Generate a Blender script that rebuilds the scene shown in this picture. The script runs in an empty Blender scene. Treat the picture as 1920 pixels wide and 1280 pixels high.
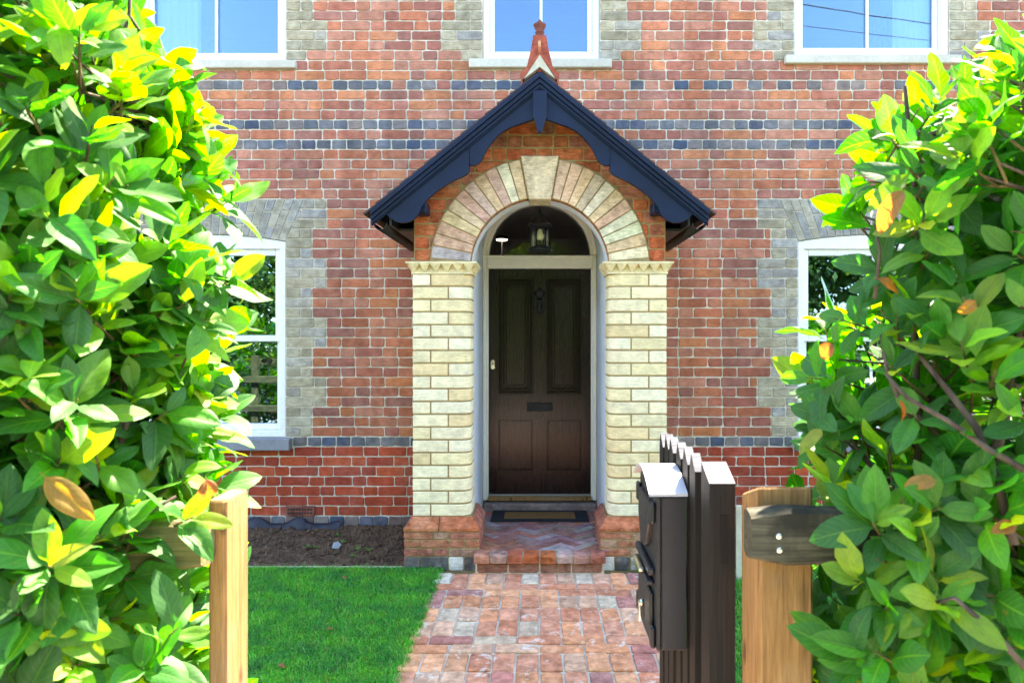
import bpy, bmesh, math, random
import numpy as np
from mathutils import Vector, Matrix
R = math.radians
rnd = random.Random(7)
scene = bpy.context.scene
COL = scene.collection

# ------------------------------------------------------------------ survey
F = 1280.0; CX = 1012.0; CY = 628.0; H = 1.59
DW = 5.70        # distance of the house front from the camera
DP = 4.70        # distance of the porch front
def px(x, d): return (x - CX) * d / F
def pz(y, d): return H + (CY - y) * d / F

def lin(r, g, b):
    f = lambda c: (c/255/12.92 if c/255 <= .04045 else ((c/255 + .055)/1.055)**2.4)
    return (f(r), f(g), f(b))

# ------------------------------------------------------------------ mesh collector
class MB:
    def __init__(s): s.v=[]; s.f=[]; s.c=[]; s.m=[]; s.sm=[]
    def add(s, vs, fs, col=(1,1,1), mat=0, smooth=False):
        o=len(s.v); s.v.extend([tuple(p) for p in vs])
        for f in fs:
            s.f.append([i+o for i in f]); s.c.append(col); s.m.append(mat); s.sm.append(smooth)
    def box(s, x0,x1,y0,y1,z0,z1, col=(1,1,1), mat=0):
        v=[(x0,y0,z0),(x1,y0,z0),(x1,y1,z0),(x0,y1,z0),(x0,y0,z1),(x1,y0,z1),(x1,y1,z1),(x0,y1,z1)]
        s.add(v,[(0,3,2,1),(4,5,6,7),(0,1,5,4),(1,2,6,5),(2,3,7,6),(3,0,4,7)],col,mat)
    def bbox(s, x0,x1,y0,y1,z0,z1, b=.004, col=(1,1,1), mat=0):
        """box with chamfered edges: three nested octagon-like rings"""
        b=min(b,(x1-x0)*.45,(y1-y0)*.45,(z1-z0)*.45)
        def ring(i,z):
            return [(x0+i,y0,z),(x1-i,y0,z),(x1,y0+i,z),(x1,y1-i,z),(x1-i,y1,z),(x0+i,y1,z),(x0,y1-i,z),(x0,y0+i,z)]
        def inner(z):
            return [(x0+b,y0+b,z),(x1-b,y0+b,z),(x1-b,y0+b,z),(x1-b,y1-b,z),(x1-b,y1-b,z),(x0+b,y1-b,z),(x0+b,y1-b,z),(x0+b,y0+b,z)]
        def quad(z): return [(x0+b,y0+b,z),(x1-b,y0+b,z),(x1-b,y1-b,z),(x0+b,y1-b,z)]
        A=ring(b,z0+b); B=ring(b,z1-b); q0=quad(z0); q1=quad(z1)
        v=A+B+q0+q1
        f=[(i,(i+1)%8,8+(i+1)%8,8+i) for i in range(8)]
        f+=[(20,21,22,23),(19,18,17,16)]
        top=[(8,9,21,20),(10,11,22,21),(12,13,23,22),(14,15,20,23),(9,10,21),(11,12,22),(13,14,23),(15,8,20)]
        bot=[(1,0,16,17),(3,2,17,18),(5,4,18,19),(7,6,19,16),(2,1,17),(4,3,18),(6,5,19),(0,7,16)]
        s.add(v,f+top+bot,col,mat)
    def tube(s, pts, rad, n=6, col=(1,1,1), mat=0, cap=True):
        pts=[Vector(p) for p in pts]
        if not hasattr(rad,'__len__'): rad=[rad]*len(pts)
        t0=(pts[1]-pts[0]).normalized()
        u=t0.orthogonal().normalized(); rings=[]
        for i,p in enumerate(pts):
            a=pts[max(i-1,0)]; b=pts[min(i+1,len(pts)-1)]
            t=(b-a)
            t=t.normalized() if t.length>1e-9 else t0
            u=(u-t*u.dot(t))
            u=u.normalized() if u.length>1e-6 else t.orthogonal().normalized()
            w=t.cross(u)
            rings.append([p+(u*math.cos(k*2*math.pi/n)+w*math.sin(k*2*math.pi/n))*rad[i] for k in range(n)])
        v=[q for r in rings for q in r]
        f=[(i*n+k,i*n+(k+1)%n,(i+1)*n+(k+1)%n,(i+1)*n+k) for i in range(len(pts)-1) for k in range(n)]
        if cap: f+=[tuple(range(n-1,-1,-1)), tuple((len(pts)-1)*n+k for k in range(n))]
        s.add(v,f,col,mat,True)
    def lathe(s, prof, c, n=20, col=(1,1,1), mat=0, smooth=True):
        """prof: list of (radius, z); c = centre"""
        v=[(c[0]+r*math.cos(k*2*math.pi/n),c[1]+r*math.sin(k*2*math.pi/n),c[2]+z) for r,z in prof for k in range(n)]
        f=[(i*n+k,i*n+(k+1)%n,(i+1)*n+(k+1)%n,(i+1)*n+k) for i in range(len(prof)-1) for k in range(n)]
        f+=[tuple(range(n-1,-1,-1)), tuple((len(prof)-1)*n+k for k in range(n))]
        s.add(v,f,col,mat,smooth)
    def prism(s, poly, O, U, V, N, d0, d1, ch=.0, col=(1,1,1), mat=0, back=True):
        """convex or mildly concave 2-D polygon (counter-clockwise about N) raised from d0 to d1 along N with chamfer ch"""
        O=Vector(O);U=Vector(U);V=Vector(V);N=Vector(N)
        n=len(poly)
        cx=sum(p[0] for p in poly)/n; cy=sum(p[1] for p in poly)/n
        P=lambda a,b,d: O+U*a+V*b+N*d
        v=[P(a,b,d0) for a,b in poly]
        if ch>0:
            v+=[P(a,b,d1-ch) for a,b in poly]
            ins=[]
            for a,b in poly:
                dx,dy=cx-a,cy-b
                ins.append((a+math.copysign(min(ch,abs(dx)),dx)*(1 if abs(dx)>1e-6 else 0), b+math.copysign(min(ch,abs(dy)),dy)*(1 if abs(dy)>1e-6 else 0)))
            v+=[P(a,b,d1) for a,b in ins]
            rings=3
        else:
            v+=[P(a,b,d1) for a,b in poly]; rings=2
        f=[(r*n+i,r*n+(i+1)%n,(r+1)*n+(i+1)%n,(r+1)*n+i) for r in range(rings-1) for i in range(n)]
        f.append(tuple((rings-1)*n+i for i in range(n)))
        if back: f.append(tuple(range(n-1,-1,-1)))
        s.add(v,f,col,mat)
    def build(s, name, mats, parent=None, loc=None):
        me=bpy.data.meshes.new(name)
        me.from_pydata(s.v,[],s.f)
        if not isinstance(mats,(list,tuple)): mats=[mats]
        for m in mats: me.materials.append(m)
        me.polygons.foreach_set('material_index',s.m)
        me.polygons.foreach_set('use_smooth',s.sm)
        at=me.attributes.new('Col','FLOAT_COLOR','FACE')
        arr=np.ones((len(s.f),4),dtype=np.float32); arr[:,:3]=np.array(s.c,dtype=np.float32).reshape(-1,3)
        at.data.foreach_set('color',arr.ravel())
        me.update()
        o=bpy.data.objects.new(name,me); COL.objects.link(o)
        if parent is not None:
            o.parent=parent
            w=Vector((0,0,0)); q=parent
            while q is not None: w+=q.location; q=q.parent
            o.location=-w           # vertices are given in world coordinates
        return o

def tag(o,label=None,cat=None,group=None,kind=None):
    if label: o['label']=label
    if cat: o['category']=cat
    if group: o['group']=group
    if kind: o['kind']=kind
    return o
def empty(name,loc,label,cat,group=None):
    o=bpy.data.objects.new(name,None); COL.objects.link(o); o.location=loc; o.empty_display_size=.1
    return tag(o,label,cat,group)

def clip(poly,a,b,c):
    """keep a*x+b*y<=c"""
    out=[]; n=len(poly)
    for i in range(n):
        p=poly[i]; q=poly[(i+1)%n]
        dp=a*p[0]+b*p[1]-c; dq=a*q[0]+b*q[1]-c
        if dp<=0: out.append(p)
        if (dp<0<dq) or (dq<0<dp):
            t=dp/(dp-dq); out.append((p[0]+t*(q[0]-p[0]),p[1]+t*(q[1]-p[1])))
    return out
def area(p):
    return .5*sum(p[i][0]*p[(i+1)%len(p)][1]-p[(i+1)%len(p)][0]*p[i][1] for i in range(len(p)))

# ------------------------------------------------------------------ materials
class G:
    def __init__(s,name):
        s.mat=bpy.data.materials.new(name); s.mat.use_nodes=True
        s.nt=s.mat.node_tree; s.nt.nodes.clear()
        s.out=s.N('ShaderNodeOutputMaterial'); s.tc=None
    def N(s,t,**k):
        n=s.nt.nodes.new(t)
        for a,b in k.items(): setattr(n,a,b)
        return n
    def L(s,a,b): s.nt.links.new(a,b)
    def setin(s,sock,v):
        if isinstance(v,bpy.types.NodeSocket): s.L(v,sock)
        elif isinstance(v,(tuple,list)) and len(v)==3 and sock.type=='RGBA': sock.default_value=(*v,1)
        else: sock.default_value=v
    def obj(s):
        if not s.tc: s.tc=s.N('ShaderNodeTexCoord')
        return s.tc.outputs['Object']
    def geo(s): return s.N('ShaderNodeNewGeometry').outputs['Position']
    def mapv(s,v,scale=(1,1,1),rot=(0,0,0)):
        m=s.N('ShaderNodeMapping'); s.L(v,m.inputs['Vector']); m.inputs['Scale'].default_value=scale; m.inputs['Rotation'].default_value=rot
        return m.outputs[0]
    def noise(s,scale,detail=4,rough=.55,vec=None,dist=0):
        n=s.N('ShaderNodeTexNoise'); n.inputs['Scale'].default_value=scale; n.inputs['Detail'].default_value=detail
        n.inputs['Roughness'].default_value=rough; n.inputs['Distortion'].default_value=dist
        s.L(vec if vec is not None else s.geo(),n.inputs['Vector']); return n.outputs['Fac']
    def rng(s,v,a,b,c=0.,d=1.):
        m=s.N('ShaderNodeMapRange'); s.setin(m.inputs[0],v)
        m.inputs[1].default_value=a; m.inputs[2].default_value=b; m.inputs[3].default_value=c; m.inputs[4].default_value=d
        return m.outputs[0]
    def math(s,op,a,b=0.):
        m=s.N('ShaderNodeMath',operation=op); s.setin(m.inputs[0],a); s.setin(m.inputs[1],b); return m.outputs[0]
    def mix(s,f,a,b,mode='MIX'):
        m=s.N('ShaderNodeMix',data_type='RGBA',blend_type=mode); s.setin(m.inputs[0],f)
        s.setin(m.inputs[6],a); s.setin(m.inputs[7],b); return m.outputs[2]
    def attr(s,n,o='Color'): return s.N('ShaderNodeAttribute',attribute_name=n).outputs[o]
    def bump(s,h,st=.3,d=.003):
        b=s.N('ShaderNodeBump'); s.L(h,b.inputs['Height']); b.inputs['Strength'].default_value=st; b.inputs['Distance'].default_value=d
        return b.outputs[0]
    def pbr(s,col,rough=.8,normal=None,spec=.3,metal=0.,coat=0.):
        p=s.N('ShaderNodeBsdfPrincipled'); s.setin(p.inputs['Base Color'],col); s.setin(p.inputs['Roughness'],rough)
        s.setin(p.inputs['Specular IOR Level'],spec); s.setin(p.inputs['Metallic'],metal)
        if coat: p.inputs['Coat Weight'].default_value=coat; p.inputs['Coat Roughness'].default_value=.12
        if normal is not None: s.L(normal,p.inputs['Normal'])
        return p.outputs[0]
    def done(s,sh): s.L(sh,s.out.inputs['Surface']); return s.mat

def m_brick(name,bloom=.35,pit=.5,bloomcol=(.62,.52,.45),grain=1.,amp=1.,streak=0.,lime=0.):
    g=G(name); p=g.geo(); c=g.attr('Col')
    n1=g.noise(14,6,.65,p); n2=g.noise(90,4,.7,p); n3=g.noise(3.1,5,.6,p)
    st=g.noise(22,5,.6,g.mapv(p,(1,1,5.)))
    col=g.mix(1.,c,g.mix(g.rng(n1,.3,.7),tuple(1-(1-v)*amp for v in (.66,.63,.62)),tuple(1+(v-1)*amp for v in (1.22,1.20,1.18))),'MULTIPLY')
    col=g.mix(1.,col,g.mix(g.rng(st,.3,.7),tuple(1-(1-v)*amp for v in (.74,.71,.70)),tuple(1+(v-1)*amp for v in (1.18,1.18,1.18))),'MULTIPLY')
    col=g.mix(g.math('MULTIPLY',g.rng(n2,.62,.74),pit),col,(.05,.04,.04))
    bl=g.math('MULTIPLY',g.math('MULTIPLY',g.rng(n3,.42,.72),g.rng(n1,.35,.65)),bloom)
    col=g.mix(bl,col,bloomcol)
    if lime:
        l1=g.noise(9,6,.7,p,.6); l2=g.noise(45,5,.7,p)
        col=g.mix(g.math('MULTIPLY',g.rng(g.math('ADD',l1,g.math('MULTIPLY',l2,.35)),.76,.84),lime),col,(.80,.74,.64))
    if streak:
        sk_=g.noise(1,5,.6,g.mapv(p,(5,5,.55)),.4); col=g.mix(1.,col,g.mix(g.rng(sk_,.32,.68),(1-.28*streak,1-.29*streak,1-.28*streak),(1.08,1.08,1.08)),'MULTIPLY')
    h=g.math('ADD',g.math('MULTIPLY',n2,.6*grain),st)
    return g.done(g.pbr(col,.88,g.bump(h,.55,.004),.2))
def m_mortar(name,a,b):
    g=G(name); p=g.geo(); sk_=g.noise(1,5,.6,g.mapv(p,(5,5,.55)),.4); n=g.noise(30,6,.7,p); n2=g.noise(5,4,.6,p)
    col=g.mix(g.rng(n,.3,.7),a,b); col=g.mix(1.,col,g.mix(g.rng(n2,.3,.7),(.8,.79,.76),(1.1,1.1,1.1)),'MULTIPLY')
    col=g.mix(1.,col,g.mix(g.rng(sk_,.32,.68),(.80,.79,.76),(1.06,1.06,1.06)),'MULTIPLY')
    return g.done(g.pbr(col,.95,g.bump(n,.6,.005),.1))
def m_paint(name,c,rough=.35,var=.1,bump=.12,spec=.5,scale=40,coat=0.):
    g=G(name); p=g.geo(); n=g.noise(scale,5,.6,p); n2=g.noise(2.5,5,.6,p)
    lo=tuple(x*(1-var) for x in c); hi=tuple(min(1,x*(1+var)) for x in c)
    col=g.mix(g.rng(n2,.3,.7),lo,hi); col=g.mix(1.,col,g.mix(g.rng(n,.35,.65),(1-var*.5,)*3,(1+var*.3,)*3),'MULTIPLY')
    r=g.rng(n,.3,.7,max(.05,rough-.08),rough+.1)
    return g.done(g.pbr(col,r,g.bump(n,bump,.002),spec,0,coat))
def m_wood(name,a,b,axis='z',rough=.75,sc=1.,dark=0.,attr=False,coat=0.,bm=.5,spec=.25,knots=0):
    g=G(name); p=g.geo(); s={'z':(38,38,1.6),'x':(1.6,38,38),'y':(38,1.6,38)}[axis]
    v=g.mapv(p,tuple(q*sc for q in s)); n=g.noise(1,5,.6,v,.8); n2=g.noise(3.4,4,.6,v); n3=g.noise(9,5,.65,p)
    col=g.mix(g.rng(n,.3,.68),a,b)
    col=g.mix(1.,col,g.mix(g.rng(n2,.35,.65),(.8,.78,.75),(1.1,1.1,1.08)),'MULTIPLY')
    if knots:
        vo=g.N('ShaderNodeTexVoronoi'); vo.inputs['Scale'].default_value=1.; g.L(g.mapv(p,(13,13,5.5)),vo.inputs['Vector']); kd=g.math('ADD',vo.outputs['Distance'],g.math('MULTIPLY',n3,.12))
        col=g.mix(g.rng(kd,.16,.24,.85,0.),col,(.07,.028,.010)); n4=g.noise(5,5,.65,p); col=g.mix(g.rng(n4,.52,.70,0.,.45),col,(.20,.16,.11))
    if dark: col=g.mix(g.math('MULTIPLY',g.rng(n3,.45,.62),dark),col,(.018,.018,.012))
    if attr: col=g.mix(1.,col,g.attr('Col'),'MULTIPLY')
    return g.done(g.pbr(col,rough,g.bump(g.math('ADD',n,g.math('MULTIPLY',n2,.6)),bm,.003),.5 if coat else spec,0,coat))
def m_glass(name,tint=(1,1,1),k=1.6,refl=(1,1,1)):
    g=G(name); fr=g.N('ShaderNodeFresnel'); fr.inputs['IOR'].default_value=1.5
    nz=g.noise(1.3,2,.5); b=g.bump(nz,.05,.01); g.L(b,fr.inputs['Normal'])
    t=g.N('ShaderNodeBsdfTransparent'); t.inputs[0].default_value=(*tint,1)
    gl=g.N('ShaderNodeBsdfGlossy'); gl.inputs['Roughness'].default_value=.0; gl.inputs[0].default_value=(*refl,1); g.L(b,gl.inputs['Normal'])
    m=g.N('ShaderNodeMixShader'); g.L(g.math('MINIMUM',g.math('MULTIPLY',fr.outputs[0],k),1.),m.inputs[0])
    g.L(t.outputs[0],m.inputs[1]); g.L(gl.outputs[0],m.inputs[2])
    return g.done(m.outputs[0])
def m_leaf(name,rough=.3,tl=.45,coat=0.):
    g=G(name); c=g.attr('Col'); uv=g.N('ShaderNodeSeparateXYZ'); g.L(g.attr('luv','Vector'),uv.inputs[0])
    t=uv.outputs[0]; a=g.math('ABSOLUTE',uv.outputs[1])
    rib=g.rng(a,.03,.085,1.,0.)
    fr=g.math('FRACT',g.math('SUBTRACT',g.math('MULTIPLY',t,8.5),g.math('MULTIPLY',a,2.1)))
    vein=g.math('MULTIPLY',g.rng(g.math('ABSOLUTE',g.math('SUBTRACT',fr,.5)),.0,.14,1.,0.),.30)
    n=g.noise(60,4,.6); n2=g.noise(24,4,.65)
    col=g.mix(1.,c,g.mix(g.rng(n,.3,.7),(.78,.8,.75),(1.18,1.15,1.2)),'MULTIPLY')
    col=g.mix(g.math('MAXIMUM',g.math('MULTIPLY',rib,.65),vein),col,g.mix(.5,g.mix(1.,c,(2.2,1.7,1.8),'MULTIPLY'),(.12,.26,.03)))
    spot=g.math('MULTIPLY',g.rng(n2,.68,.74),.7)
    col=g.mix(spot,col,(.16,.08,.025))
    bf=g.N('ShaderNodeNewGeometry').outputs['Backfacing']
    colu=g.mix(bf,col,g.mix(.35,col,(.075,.19,.035)))
    bm=g.bump(g.math('SUBTRACT',g.math('MULTIPLY',n,.25),g.math('ADD',vein,rib)),.35,.0015)
    p=g.N('ShaderNodeBsdfPrincipled'); g.L(colu,p.inputs['Base Color']); g.setin(p.inputs['Roughness'],g.rng(bf,0,1,rough,.6))
    p.inputs['Specular IOR Level'].default_value=.5; g.L(bm,p.inputs['Normal'])
    if coat: g.setin(p.inputs['Coat Weight'],g.rng(bf,0,1,coat,0)); p.inputs['Coat Roughness'].default_value=.10
    tr=g.N('ShaderNodeBsdfTranslucent'); g.L(g.mix(1.,col,(4.2,3.4,.5),'MULTIPLY'),tr.inputs[0])
    m=g.N('ShaderNodeMixShader'); m.inputs[0].default_value=tl; g.L(p.outputs[0],m.inputs[1]); g.L(tr.outputs[0],m.inputs[2])
    return g.done(m.outputs[0])
def m_grass():
    g=G('grass'); c=g.attr('Col'); p=g.N('ShaderNodeBsdfPrincipled'); n=g.noise(5.5,5,.65)
    col=g.mix(1.,c,g.mix(g.rng(n,.36,.64),(.55,.68,.85),(1.5,1.15,.6)),'MULTIPLY')
    g.L(col,p.inputs['Base Color']); p.inputs['Roughness'].default_value=.5; p.inputs['Specular IOR Level'].default_value=.3
    tr=g.N('ShaderNodeBsdfTranslucent'); g.L(g.mix(1.,col,(1.7,1.6,1.),'MULTIPLY'),tr.inputs[0])
    m=g.N('ShaderNodeMixShader'); m.inputs[0].default_value=.3; g.L(p.outputs[0],m.inputs[1]); g.L(tr.outputs[0],m.inputs[2])
    return g.done(m.outputs[0])
def m_ground(name,a,b,sc=6.,bump=.6,d=.01):
    g=G(name); n=g.noise(sc,8,.65); n2=g.noise(sc*9,5,.7)
    col=g.mix(g.rng(n,.3,.7),a,b); col=g.mix(1.,col,g.mix(g.rng(n2,.3,.7),(.65,.65,.65),(1.3,1.3,1.3)),'MULTIPLY')
    return g.done(g.pbr(col,.95,g.bump(g.math('ADD',n,n2),bump,d),.15))
def m_metal(name,c,rough=.4,metal=.8):
    g=G(name); n=g.noise(50,4,.6); col=g.mix(g.rng(n,.3,.7),tuple(x*.75 for x in c),c)
    return g.done(g.pbr(col,g.rng(n,.3,.7,rough-.08,rough+.12),None,.5,metal))

M={}
M['brick']=m_brick('red_brick',.22,.5,(.62,.40,.32),1.,.8,.8)
M['gault']=m_brick('grey_gault_brick',.35,.35,(.60,.58,.52))
M['cream']=m_brick('cream_brick',.16,.16,(.82,.70,.44),.6,.6)
M['arch']=m_brick('arch_brick',.32,.4,(.72,.62,.50),.8,1.1)
M['terra']=m_brick('terracotta',.24,.8,(.60,.46,.34),1.,1.5)
M['pave']=m_brick('paving_brick',.30,.8,(.66,.50,.36),1.2,1.15,0.,.6)
M['floorb']=m_brick('porch_floor_brick',.35,.3,(.45,.38,.38))
M['mortar']=m_mortar('lime_mortar',(.60,.545,.45),(.80,.75,.66))
M['mortar_y']=m_mortar('sandy_mortar',(.32,.22,.10),(.46,.34,.18))
M['mortar_p']=m_mortar('paving_mortar',(.55,.47,.37),(.70,.62,.50))
M['white']=m_paint('white_upvc',(.82,.83,.84),.3,.03,.03)
M['sillc']=m_paint('painted_concrete',(.56,.53,.45),.8,.15,.5)
M['slate']=m_paint('grey_stone_sill',(.25,.26,.29),.75,.25,.6)
M['navy']=m_paint('blue_black_paint',(.004,.013,.042),.5,.3,.6,.26,55)
M['black']=m_paint('black_paint',(.010,.010,.011),.45,.2,.2)
M['door']=m_wood('door_gloss',(.009,.0038,.0028),(.018,.008,.0055),'z',.2,1.6,0,False,0.,.10,.28)
M['framep']=m_paint('cream_paint',(.80,.77,.66),.45,.06,.15)
M['vault']=m_paint('porch_wall_paint',(.76,.79,.87),.7,.08,.7)
M['glass']=m_glass('window_glass',(.86,.92,.94),3.8,(.46,.76,1.))
M['fan']=m_glass('fanlight_glass',(.96,.97,.97),.45)
M['clear']=m_glass('lantern_glass',(.98,.98,.98),.8)
M['tile']=m_paint('roof_tile',(.09,.05,.04),.85,.35,.8)
M['iron']=m_metal('black_iron',(.02,.02,.021),.5,.6)
M['brass']=m_metal('brass',(.45,.30,.12),.35,1.)
M['chrome']=m_metal('chrome',(.75,.72,.62),.22,1.)
M['steel']=m_metal('galvanised_steel',(.30,.32,.33),.5,.8)
M['post']=m_wood('new_softwood',(.17,.082,.026),(.37,.205,.075),'z',.8,3.2,knots=1)
M['rail']=m_wood('weathered_rail',(.017,.017,.011),(.10,.094,.062),'x',.9,2.4,.97)
M['railold']=m_wood('old_green_rail',(.085,.078,.025),(.20,.175,.075),'x',.9,2.4,.45)
M['gate']=m_wood('dark_stained_wood',(.005,.0045,.0045),(.015,.0115,.009),'z',.6,2.5,0,True)
M['grain']=m_wood('weathered_end_grain',(.07,.075,.09),(.17,.18,.20),'x',.9,2.)
M['box']=m_paint('charcoal_metal_paint',(.010,.0105,.014),.45,.15,.12,.5,120)
M['lid']=m_paint('pale_grey_lid',(.42,.43,.45),.35,.05,.05)
M['coir']=m_ground('coir',(.18,.09,.035),(.30,.16,.06),60,.9,.006)
M['rubber']=m_paint('black_rubber',(.016,.017,.022),.7,.3,.9,.3,260)
M['soil']=m_ground('soil',(.07,.042,.027),(.21,.135,.085),9,.9,.02)
M['earth']=m_ground('earth_under_grass',(.02,.035,.012),(.05,.06,.02),12)
M['asphalt']=m_ground('asphalt',(.05,.05,.05),(.09,.09,.088),3,.4,.004)
M['pavement']=m_ground('concrete_paving',(.36,.34,.31),(.46,.44,.40),2,.3,.003)
M['bark']=m_wood('bark',(.035,.024,.018),(.13,.095,.07),'z',.9,.6)
M['twig']=m_wood('twig',(.07,.04,.02),(.20,.13,.05),'z',.8,.8,0,True)
M['leaf']=m_leaf('laurel_leaf',.20,.44,1.)
M['tleaf']=m_leaf('tree_leaf',.5,.3)
M['dead']=m_paint('dead_leaf',(.26,.10,.03),.6,.5,.6)
M['grass']=m_grass()
M['bulb']=m_paint('opal_bulb',(.80,.74,.52),.2,.03,.0)
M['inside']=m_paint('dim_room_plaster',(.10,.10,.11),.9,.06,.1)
M['hall']=m_paint('hall_plaster',(.75,.66,.63),.9,.06,.1)
g=G('lit_lamp_diffuser'); e=g.N('ShaderNodeEmission'); e.inputs[0].default_value=(1,.86,.68,1); e.inputs[1].default_value=2.2; M['lit']=g.done(e.outputs[0])
M['curtain']=m_paint('curtain_cloth',(.74,.74,.72),.9,.06,.3)
M['stone']=m_brick('foundation_stone',.7,.8,(.72,.70,.66))
M['finial']=m_brick('finial_terracotta',.15,.4,(.6,.3,.2),.5)
M['render']=m_mortar('cream_render',(.58,.54,.42),(.72,.68,.56))
M['film']=m_paint('black_plastic_film',(.008,.010,.018),.5,.2,.5)

# ------------------------------------------------------------------ brick colours
def red(z=2.):
    w=min(1,max(0,(z-.6)/3.2))          # the upper courses are paler hand-made bricks
    base=[(.47,.148,.076),(.50,.160,.078),(.44,.138,.084),(.38,.124,.090),(.54,.190,.080),(.47,.172,.100),(.34,.132,.10),(.49,.20,.13)]
    c=rnd.choice(base)
    if z<.66: c=rnd.choice([(.54,.085,.036),(.48,.080,.038),(.57,.105,.042),(.42,.070,.040)])
    k=rnd.uniform(.85,1.15)*(.92+.22*w)
    t=.10*w
    return tuple(min(1,(x*(1-t)+.42*t*(1.0,.82,.74)[i])*k) for i,x in enumerate(c))
def blue():
    c=rnd.choice([(.13,.15,.18),(.17,.18,.20),(.10,.13,.18),(.21,.19,.19),(.15,.165,.19),(.24,.20,.19),(.08,.11,.17)])
    k=rnd.uniform(.85,1.25); return tuple(x*k for x in c)
def gault():
    c=rnd.choice([(.38,.345,.24),(.42,.385,.28),(.35,.32,.225),(.39,.37,.31),(.34,.335,.315),(.44,.39,.27)])
    k=rnd.uniform(.88,1.12); return tuple(x*k for x in c)
def gaultb():
    c=rnd.choice([(.35,.345,.31),(.32,.325,.32),(.40,.38,.30),(.37,.355,.285)])
    k=rnd.uniform(.9,1.12); return tuple(x*k for x in c)
def cream():
    c=rnd.choice([(.85,.75,.47),(.86,.77,.52),(.84,.72,.42),(.86,.79,.56),(.80,.63,.35),(.86,.76,.50)])
    k=rnd.uniform(.92,1.05); return tuple(min(.88,x*k) for x in c)
def pave():
    r=rnd.random()
    if r<.11: c=rnd.choice([(.68,.54,.37),(.66,.55,.40),(.74,.66,.52),(.58,.43,.29)])
    elif r<.25: c=rnd.choice([(.54,.21,.16),(.46,.20,.17)])
    else: c=rnd.choice([(.74,.31,.15),(.68,.29,.17),(.78,.36,.18),(.62,.24,.13),(.70,.40,.25)])
    k=rnd.uniform(.85,1.12); return tuple(x*k for x in c)
def orange():
    c=rnd.choice([(.50,.12,.045),(.46,.15,.07),(.42,.15,.09),(.52,.15,.055),(.36,.15,.11)])
    k=rnd.uniform(.85,1.1); return tuple(x*k for x in c)

def jpoly(x0,x1,z0,z1,j=.0030,cut=(.003,.013)):
    """brick outline with rubbed corners and slightly uneven edges"""
    r=lambda:rnd.uniform(-j,j)
    c=[min(rnd.uniform(*cut),(x1-x0)*.3,(z1-z0)*.3) for _ in range(4)]
    xm=(x0+x1)/2
    return [(x0+c[0]+r()*.3,z0+r()),(xm,z0+r()),(x1-c[1]+r()*.3,z0+r()),(x1+r(),z0+c[1]),(x1+r(),z1-c[2]),(x1-c[2],z1+r()),(xm,z1+r()),(x0+c[3],z1+r()),(x0+r(),z1-c[3]),(x0+r(),z0+c[0])]
FR=dict(O=(0,0,0),U=(1,0,0),V=(0,0,1),N=(0,-1,0))      # facing the camera
def fbrick(mb,poly,y,proud,col,ch=.003,mat=0,back=.03):
    """brick standing in a wall whose mortar face is at depth y"""
    mb.prism(poly,(0,y,0),(1,0,0),(0,0,1),(0,-1,0),-back,proud,ch,col,mat,False)

# ================================================================== HOUSE
house=empty('brick_house',(0,DW,0),'Victorian red brick house with arched gabled porch, grey brick window surrounds and white windows','house')
C=.0826
def cz(k): return .6604+(k-8)*C
# openings: (x0,x1,z0,z1,kind)
WL=(-3.42,-2.124,.735,2.374); WR=(2.160,3.456,.735,2.374)
UL=(-3.36,-2.120,3.872,5.25); UC=(-.4765,.4988,3.884,5.25); UR=(2.129,3.420,3.915,5.25)
WALLX=4.7; WTOP=6.2
def mortar_wall():
    mb=MB(); y0=DW+.004; y1=DW+.26
    xs=sorted({-WALLX,WALLX,-.478,.478,WL[0],WL[1],WR[0],WR[1],UL[0],UL[1],UC[0],UC[1],UR[0],UR[1]})
    door=(-.478,.478,-.3,2.745)
    ops=[WL[:3]+(2.435,),WR[:3]+(2.435,),UL,UC,UR,door]
    zs=sorted({-.3,WTOP,door[3],.735,2.435,UL[2],UC[2],UR[2],5.25})
    # one slab per column, split at the openings, butted together
    for a,b in zip(xs[:-1],xs[1:]):
        run=None
        for c,d in zip(zs[:-1],zs[1:]):
            solid=not any(o[0]-1e-6<=a and b<=o[1]+1e-6 and o[2]-1e-6<=c and d<=o[3]+1e-6 for o in ops)
            if solid:
                run=[c,d] if run is None else [run[0],d]
            if (not solid or d==zs[-1]) and run is not None:
                mb.box(a,b,y0,y1,run[0],run[1]); run=None
    # shallow segmental heads of the two lower windows
    for o in (WL,WR):
        xm=(o[0]+o[1])/2; hw=(o[1]-o[0])/2
    return mb
wall=mortar_wall()
STR=.2365; HDR=.1235
def wide(k): return ((k-9)//3)%2==1
def zones(k):
    """list of (x0,x1,type) along course k"""
    z=cz(k)+C/2
    gaps=[]
    if z<2.5: gaps.append((-.80,.80,None))
    elif z<2.80: gaps.append((-.50,.50,None))
    if 9<=k<=32:
        w=wide(k)
        lo,li=(-1.781,-1.9015); 
        gaps.append((WL[0]-(.343 if w else .2225),WL[1]+(.343 if w else .2225),'gL'))
        gaps.append((WR[0]-(.343 if w else .227),WR[1]+(.343 if w else .227),'gR'))
    if k==8:
        gaps.append((WL[0]-.07,WL[1]+.06,None)); gaps.append((WR[0]-.05,WR[1]+.07,None))
    if k>=47:
        w=48<=k<=50 or 54<=k<=56 or 60<=k<=62
        for o,a in ((UL,.34),(UC,.345),(UR,.345)):
            q=a if w else a-.115
            if k==47: q=a-.17
            if z<5.6: gaps.append((o[0]-q,o[1]+q,'u'))
    return sorted(gaps)
surr={'L':MB(),'R':MB(),'UL':MB(),'UC':MB(),'UR':MB()}
def sm(k): return .0045 if rnd.random()<.9 else .002
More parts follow.
